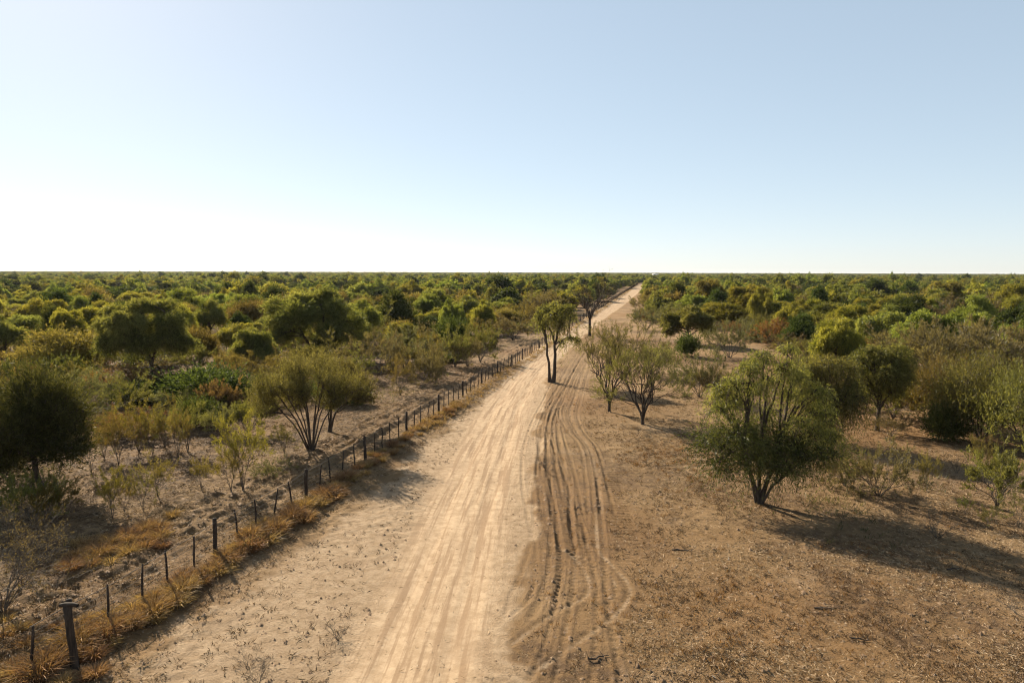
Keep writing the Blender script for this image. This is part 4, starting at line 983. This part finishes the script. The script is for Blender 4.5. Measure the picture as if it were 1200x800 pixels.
class Grid:
    def __init__(g, c): g.c, g.d = c, {}
    def add(g, x, y, r): g.d.setdefault((int(x // g.c), int(y // g.c)), []).append((x, y, r))
    def free(g, x, y, r):
        i, j = int(x // g.c), int(y // g.c)
        for a in range(i - 1, i + 2):
            for b in range(j - 1, j + 2):
                for (u, v, q) in g.d.get((a, b), ()):
                    if (x - u) ** 2 + (y - v) ** 2 < (r + q) ** 2: return False
        return True
GR = Grid(14.0)
for f in FOOT: GR.add(*f)
rf = np.random.default_rng(5)
def darts(n, d0, d1, zone, rad, az=43):
    out = []
    for _ in range(n):
        d = math.sqrt(d0 * d0 + (d1 * d1 - d0 * d0) * rf.random()); a = R(az * (2 * rf.random() - 1))
        x, y = d * math.sin(a), d * math.cos(a); r = rad * (.75 + .6 * rf.random())
        if not zone(np.array(x), np.array(y)): continue
        if not GR.free(x, y, r): continue
        GR.add(x, y, r); out.append((x, y, r))
    return out

SPECS = []                                            # (kind, protos far, protos mid, x, y, w, h, tint, cat)
for x, y, r in darts(5200, 92, 255, tree_zone, 3.55):
    k = rf.random(); d = math.hypot(x, y)
    w = 2.05 * r * (.85 + .4 * rf.random()); h = 3.8 + 3.2 * rf.random() + (1.6 if rf.random() < .15 else 0)
    if k < .50: SPECS.append(['round_tree', F_WEEP, P_WEEP, x, y, w, h, ('yellow-green', 'mid green', 'bright green', 'yellow-green')[rf.integers(4)], 'tree'])
    elif k < .72: SPECS.append(['round_tree', F_DARK, P_DARK, x, y, w * .92, h, ('dark green', 'mid green')[rf.integers(2)], 'tree'])
    elif k < .90: SPECS.append(['spreading_tree', F_OLIV, P_OLIV, x, y, w, h * .8, ('olive', 'brownish', 'olive')[rf.integers(3)], 'tree'])
    else: SPECS.append(['grey_tree', F_GREY, S_GRY, x, y, w, h * .7, ('olive', 'brownish')[rf.integers(2)], 'tree'])
for x, y, r in darts(3000, 50, 190, brush_zone, 1.45):
    k = rf.random(); w = 2.5 * r * (.9 + .4 * rf.random()); h = 1.3 + 1.7 * rf.random()
    tall = bool(tree_zone(np.array(x), np.array(y)))
    if not tall: h *= .75
    if k < .36: SPECS.append(['bush', None, S_GRY, x, y, w, h, ('olive', 'brownish', 'mid green')[rf.integers(3)], 'shrub'])
    elif k < .74: SPECS.append(['bush', None, S_FAN, x, y, w, h * 1.15, ('olive', 'mid green', 'brownish')[rf.integers(3)], 'shrub'])
    elif k < .84: SPECS.append(['bush', None, S_RND, x, y, w, h, ('dark green', 'mid green')[rf.integers(2)], 'shrub'])
    elif k < .89: SPECS.append(['bush', None, S_RST, x, y, w * .8, h * .9, 'rust', 'shrub'])
    else: SPECS.append(['sapling', None, S_SAP, x, y, w * .6, h * 1.1, ('olive', 'mid green')[rf.integers(2)], 'shrub'])
TINT['rust'] = (1.05, 1, 1, 1)

def in_frame(x, y, w):
    px, py = to_px(np.array(x), np.array(y)); return -.4 * w * FPX / y < px < 1200 + .4 * w * FPX / y
SPECS.sort(key=lambda s: -(s[5] * s[6]) / (s[3] ** 2 + s[4] ** 2))
n_own = {'tree': sum(1 for o in bpy.data.objects if o.get('category') == 'tree'), 'shrub': sum(1 for o in bpy.data.objects if o.get('category') in ('shrub', 'sapling'))}
own, rest = [], []
for s in SPECS:
    if in_frame(s[3], s[4], s[5]) and n_own[s[8]] < 296: own.append(s); n_own[s[8]] += 1
    else: rest.append(s)

# labels: look first, then the landmark beside which it stands
LAND += [(30, 345, 'the far left of the scrub'), (180, 338, 'the scrub beyond the tall shaggy tree'), (690, 345, 'the far stretch of the fence'), (850, 340, 'the far scrub behind the clearing'),
         (1180, 345, 'the far right of the scrub'), (620, 350, 'the fence beyond the tall two-trunked tree'), (320, 338, 'the far scrub behind the biggest round tree'), (960, 340, 'the far scrub over the large drooping tree')]
def words_for(s):
    kind, x, y, w, h, tint, cat = s[0], s[3], s[4], s[5], s[6], s[7], s[8]
    form = {'round_tree': 'round-crowned tree', 'spreading_tree': 'flat-crowned tree', 'grey_tree': 'thin grey-brown tree', 'bush': 'bush', 'sapling': 'slender sapling'}[kind]
    if kind == 'bush': form = {id(S_GRY): 'twiggy bush', id(S_FAN): 'fan-shaped bush', id(S_RND): 'compact bush', id(S_RST): 'leafy bush'}[id(s[2])]
    size = 'tall ' if h > 6.2 else 'wide ' if w > 8.8 else 'small ' if w < (6.0 if cat == 'tree' else 2.8) else 'low ' if h < (3.4 if cat == 'tree' else 1.6) else ''
    px, py = to_px(np.array(x), np.array(y)); 
    best = min(LAND, key=lambda L: ((L[0] - px) / 60) ** 2 + ((L[1] - py) / 16) ** 2)
    dx, dy = px - best[0], py - best[1]
    rel = 'behind' if dy < -6 and abs(dx) < 30 else 'in front of' if dy > 12 and abs(dx) < 30 else ('left of' if dx < 0 else 'right of')
    if 'scrub' in best[2] and rel in ('behind', 'in front of'): rel = 'within'
    if kind == 'grey_tree': tint = ''
    elif tint == 'rust': tint = 'rust-brown '
    else: tint += ' '
    return f'{size}{tint}{form}', rel, best[2]
labs = {}
for s in own: labs.setdefault(words_for(s), []).append(s)
LABEL = {}
for (look, rel, lm), ss in labs.items():
    ss.sort(key=lambda s: s[4]); n = len(ss)
    for i, s in enumerate(ss):
        o = '' if n == 1 else ('nearest ' if i == 0 else 'farthest ' if i == n - 1 else 'middle ' if n == 3 else ('second nearest ' if i == 1 else 'third nearest ' if i == 2 else 'far '))
        LABEL[id(s)] = f'{o}{look} {rel} {lm}'
for s in own:
    kind, far, midp, x, y, w, h, tint, cat = s
    pro = midp if (far is None or y < 165) else far
    grp = 'trees of the scrub plain' if cat == 'tree' else 'bushes of the scrub plain'
    put(pro, kind, (x, y, ground_z(x, y)), w, h, LABEL[id(s)], 'sapling' if kind == 'sapling' else cat, grp, TINT[tint], parts=('trunk', 'crown') if cat == 'tree' else ('stem', 'foliage'))

# everything farther off or beyond the countable ones reads as one mass: points carrying plants
def tinted(me, mat, f, name):
    m = mat.copy(); m.name = name
    nt = m.node_tree
    for n in nt.nodes:
        if n.type == 'MIX' and n.blend_type == 'MULTIPLY' and any(l.from_node.type == 'OBJECT_INFO' for l in n.inputs[7].links):
            for l in list(n.inputs[7].links): nt.links.remove(l)
            n.inputs[7].default_value = f
    me = me.copy(); me.materials[1] = m
    return me
FARP = []
for pr, mat, tints in ((F_WEEP, M_WEEP, ('yellow-green', 'mid green', 'bright green')), (F_DARK, M_DARK, ('dark green', 'mid green')), (F_OLIV, M_OLIVE, ('olive', 'mid green')), (F_GREY, M_GREY, ('brownish', 'olive'))):
    for i, tn in enumerate(tints):
        meshes, h0, w0 = pr[i % len(pr)]
        FARP.append((tinted(meshes[1], mat, TINT[tn], f'{mat.name}_{i}'), h0, w0, mat.name))
protos = []
for me, h0, w0, _n in FARP:
    o = bpy.data.objects.new('scrub_crown', me); protos.append(o)

def mass(name, X, Y, Wd, Hd, PK):
    Z = land(X, Y)[0]; n = len(X)
    me = bpy.data.meshes.new(name); me.vertices.add(n); me.vertices.foreach_set('co', np.stack([X, Y, Z], 1).astype(np.float32).ravel())
    w0 = np.array([p[2] for p in FARP])[PK]; h0 = np.array([p[1] for p in FARP])[PK]
    sc = np.stack([Wd / w0, Wd / w0, Hd / h0], 1)
    a = me.attributes.new('scl', 'FLOAT_VECTOR', 'POINT'); a.data.foreach_set('vector', sc.astype(np.float32).ravel())
    a = me.attributes.new('rot', 'FLOAT_VECTOR', 'POINT'); a.data.foreach_set('vector', np.stack([0 * X, 0 * X, rf.random(n) * 6.28], 1).astype(np.float32).ravel())
    a = me.attributes.new('pick', 'INT', 'POINT'); a.data.foreach_set('value', PK.astype(np.int32))
    ng = bpy.data.node_groups.new(name, 'GeometryNodeTree')
    ng.interface.new_socket('Geometry', in_out='INPUT', socket_type='NodeSocketGeometry'); ng.interface.new_socket('Geometry', in_out='OUTPUT', socket_type='NodeSocketGeometry')
    gi, go = ng.nodes.new('NodeGroupInput'), ng.nodes.new('NodeGroupOutput')
    gti = ng.nodes.new('GeometryNodeGeometryToInstance')
    for o in reversed(protos):
        oi = ng.nodes.new('GeometryNodeObjectInfo'); oi.inputs['Object'].default_value = o; oi.inputs['As Instance'].default_value = False
        ng.links.new(oi.outputs['Geometry'], gti.inputs[0])
    iop = ng.nodes.new('GeometryNodeInstanceOnPoints'); iop.inputs['Pick Instance'].default_value = True
    def named(nm, typ):
        q = ng.nodes.new('GeometryNodeInputNamedAttribute'); q.data_type = typ; q.inputs['Name'].default_value = nm; return q.outputs['Attribute']
    ng.links.new(gi.outputs[0], iop.inputs['Points']); ng.links.new(gti.outputs[0], iop.inputs['Instance'])
    ng.links.new(named('pick', 'INT'), iop.inputs['Instance Index']); ng.links.new(named('scl', 'FLOAT_VECTOR'), iop.inputs['Scale'])
    ng.links.new(named('rot', 'FLOAT_VECTOR'), iop.inputs['Rotation']); ng.links.new(iop.outputs[0], go.inputs[0])
    o = link(name, me, kind='stuff'); md = o.modifiers.new('scatter', 'NODES'); md.node_group = ng
    return o

def field(d0, d1, sp, az=47):
    """jittered rows of plants over a wedge of the plain"""
    n = int(2 * R(az) * .5 * (d1 * d1 - d0 * d0) / sp ** 2)
    d = np.sqrt(d0 * d0 + (d1 * d1 - d0 * d0) * rf.random(n)); a = R(az) * (2 * rf.random(n) - 1)
    x, y = d * np.sin(a), d * np.cos(a); k = tree_zone(x, y); return x[k], y[k]
XS, YS, WS, HS, PS = [], [], [], [], []
pick_of = {'round_tree': (0, 1, 2, 3, 4), 'spreading_tree': (5, 6), 'grey_tree': (7, 8), 'bush': (5, 6, 7, 8), 'sapling': (5, 6)}
for s in rest:
    XS.append([s[3]]); YS.append([s[4]]); WS.append([s[5]]); HS.append([s[6]]); PS.append([pick_of[s[0]][rf.integers(len(pick_of[s[0]]))]])
for d0, d1, sp, wm in ((255, 700, 7.4, 1.0), (700, 1800, 11.5, 1.15), (1800, 4200, 24, 1.7), (4200, 9000, 60, 2.6)):
    x, y = field(d0, d1, sp)
    n = len(x); clump = noise(x, y, 60, 2); k = rf.random(n)
    p = np.where(k < .46 - .2 * (clump > .6), rf.integers(0, 3, n), np.where(k < .66, rf.integers(3, 5, n), np.where(k < .85, rf.integers(5, 7, n), rf.integers(7, 9, n))))
    XS.append(x); YS.append(y); WS.append((5.2 + 4.2 * rf.random(n)) * wm)
    HS.append(np.where(p < 5, 3.6 + 3.2 * rf.random(n) + 1.8 * (rf.random(n) < .15), 2.2 + 2.4 * rf.random(n)) * (1 if wm < 1.5 else .95)); PS.append(p)
n = 260; d = 350 + 2600 * rf.random(n) ** 1.3; a = R(45) * (2 * rf.random(n) - 1); x, y = d * np.sin(a), d * np.cos(a); k = tree_zone(x, y); x, y = x[k], y[k]; n = len(x)
XS.append(x); YS.append(y); WS.append(7 + 5 * rf.random(n)); HS.append(7.5 + 3.2 * rf.random(n)); PS.append(rf.integers(0, 5, n))   # a few that stand above the rest
mass('distant_scrub', *[np.concatenate(v) for v in (XS, YS, WS, HS)], np.concatenate(PS).astype(int))

# ------------------------------------------------------------------ tiny white house far down the road
hx, hy = at(768, 325.5)
hloc = (hx, hy, ground_z(hx, hy))
house = link('white_house', None, loc=hloc, label='tiny white house far away beyond the end of the road', cat='house')
M_WHITE = rough_material('whitewash', (.74, .73, .70), (.82, .81, .79), 1.0, bump=.1)
M_ROOF = rough_material('tin_roof', (.42, .40, .38), (.55, .53, .50), 2.0)
M_DOOR = rough_material('old_door', (.05, .04, .035), (.09, .07, .06), 4.0)
def boxmesh(name, x0, x1, y0, y1, z0, z1, mat):
    V = np.array([[x, y, z] for z in (z0, z1) for y in (y0, y1) for x in (x0, x1)], float)
    return build_mesh(name, V, [np.array([[0, 2, 3, 1], [4, 5, 7, 6], [0, 1, 5, 4], [2, 6, 7, 3], [0, 4, 6, 2], [1, 3, 7, 5]])], [mat])
link('wall', boxmesh('wall', -6, 6, -3, 3, -.3, 6.6, M_WHITE), house)
V = np.array([[-6.5, -3.6, 6.4], [6.5, -3.6, 6.4], [6.5, 3.6, 6.4], [-6.5, 3.6, 6.4], [-6.5, 0, 8.2], [6.5, 0, 8.2]], float)
link('roof', build_mesh('roof', V, [np.array([[0, 1, 5, 4], [2, 3, 4, 5], [3, 2, 1, 0]]), np.array([[0, 4, 3], [1, 2, 5]])], [M_ROOF]), house)
link('door', boxmesh('door', -.6, .6, -3.06, -2.98, 0, 2.2, M_DOOR), house)
for wx in (-3.5, 3.5): link('window', boxmesh('window', wx - .7, wx + .7, -3.05, -2.98, 1.2, 2.6, M_DOOR), house)

# ------------------------------------------------------------------ the thin dusty air over the plain
hz, nt, ns, ls, out = new_mat('haze_air')
pv = ns.new('ShaderNodeVolumePrincipled'); pv.inputs['Density'].default_value = .00003; pv.inputs['Color'].default_value = (.93, .95, 1, 1); pv.inputs['Anisotropy'].default_value = .3
ls.new(pv.outputs[0], out.inputs['Volume'])
link('haze', boxmesh('haze', -9800, 9800, -500, 13000, -4, 16, hz), kind='stuff')
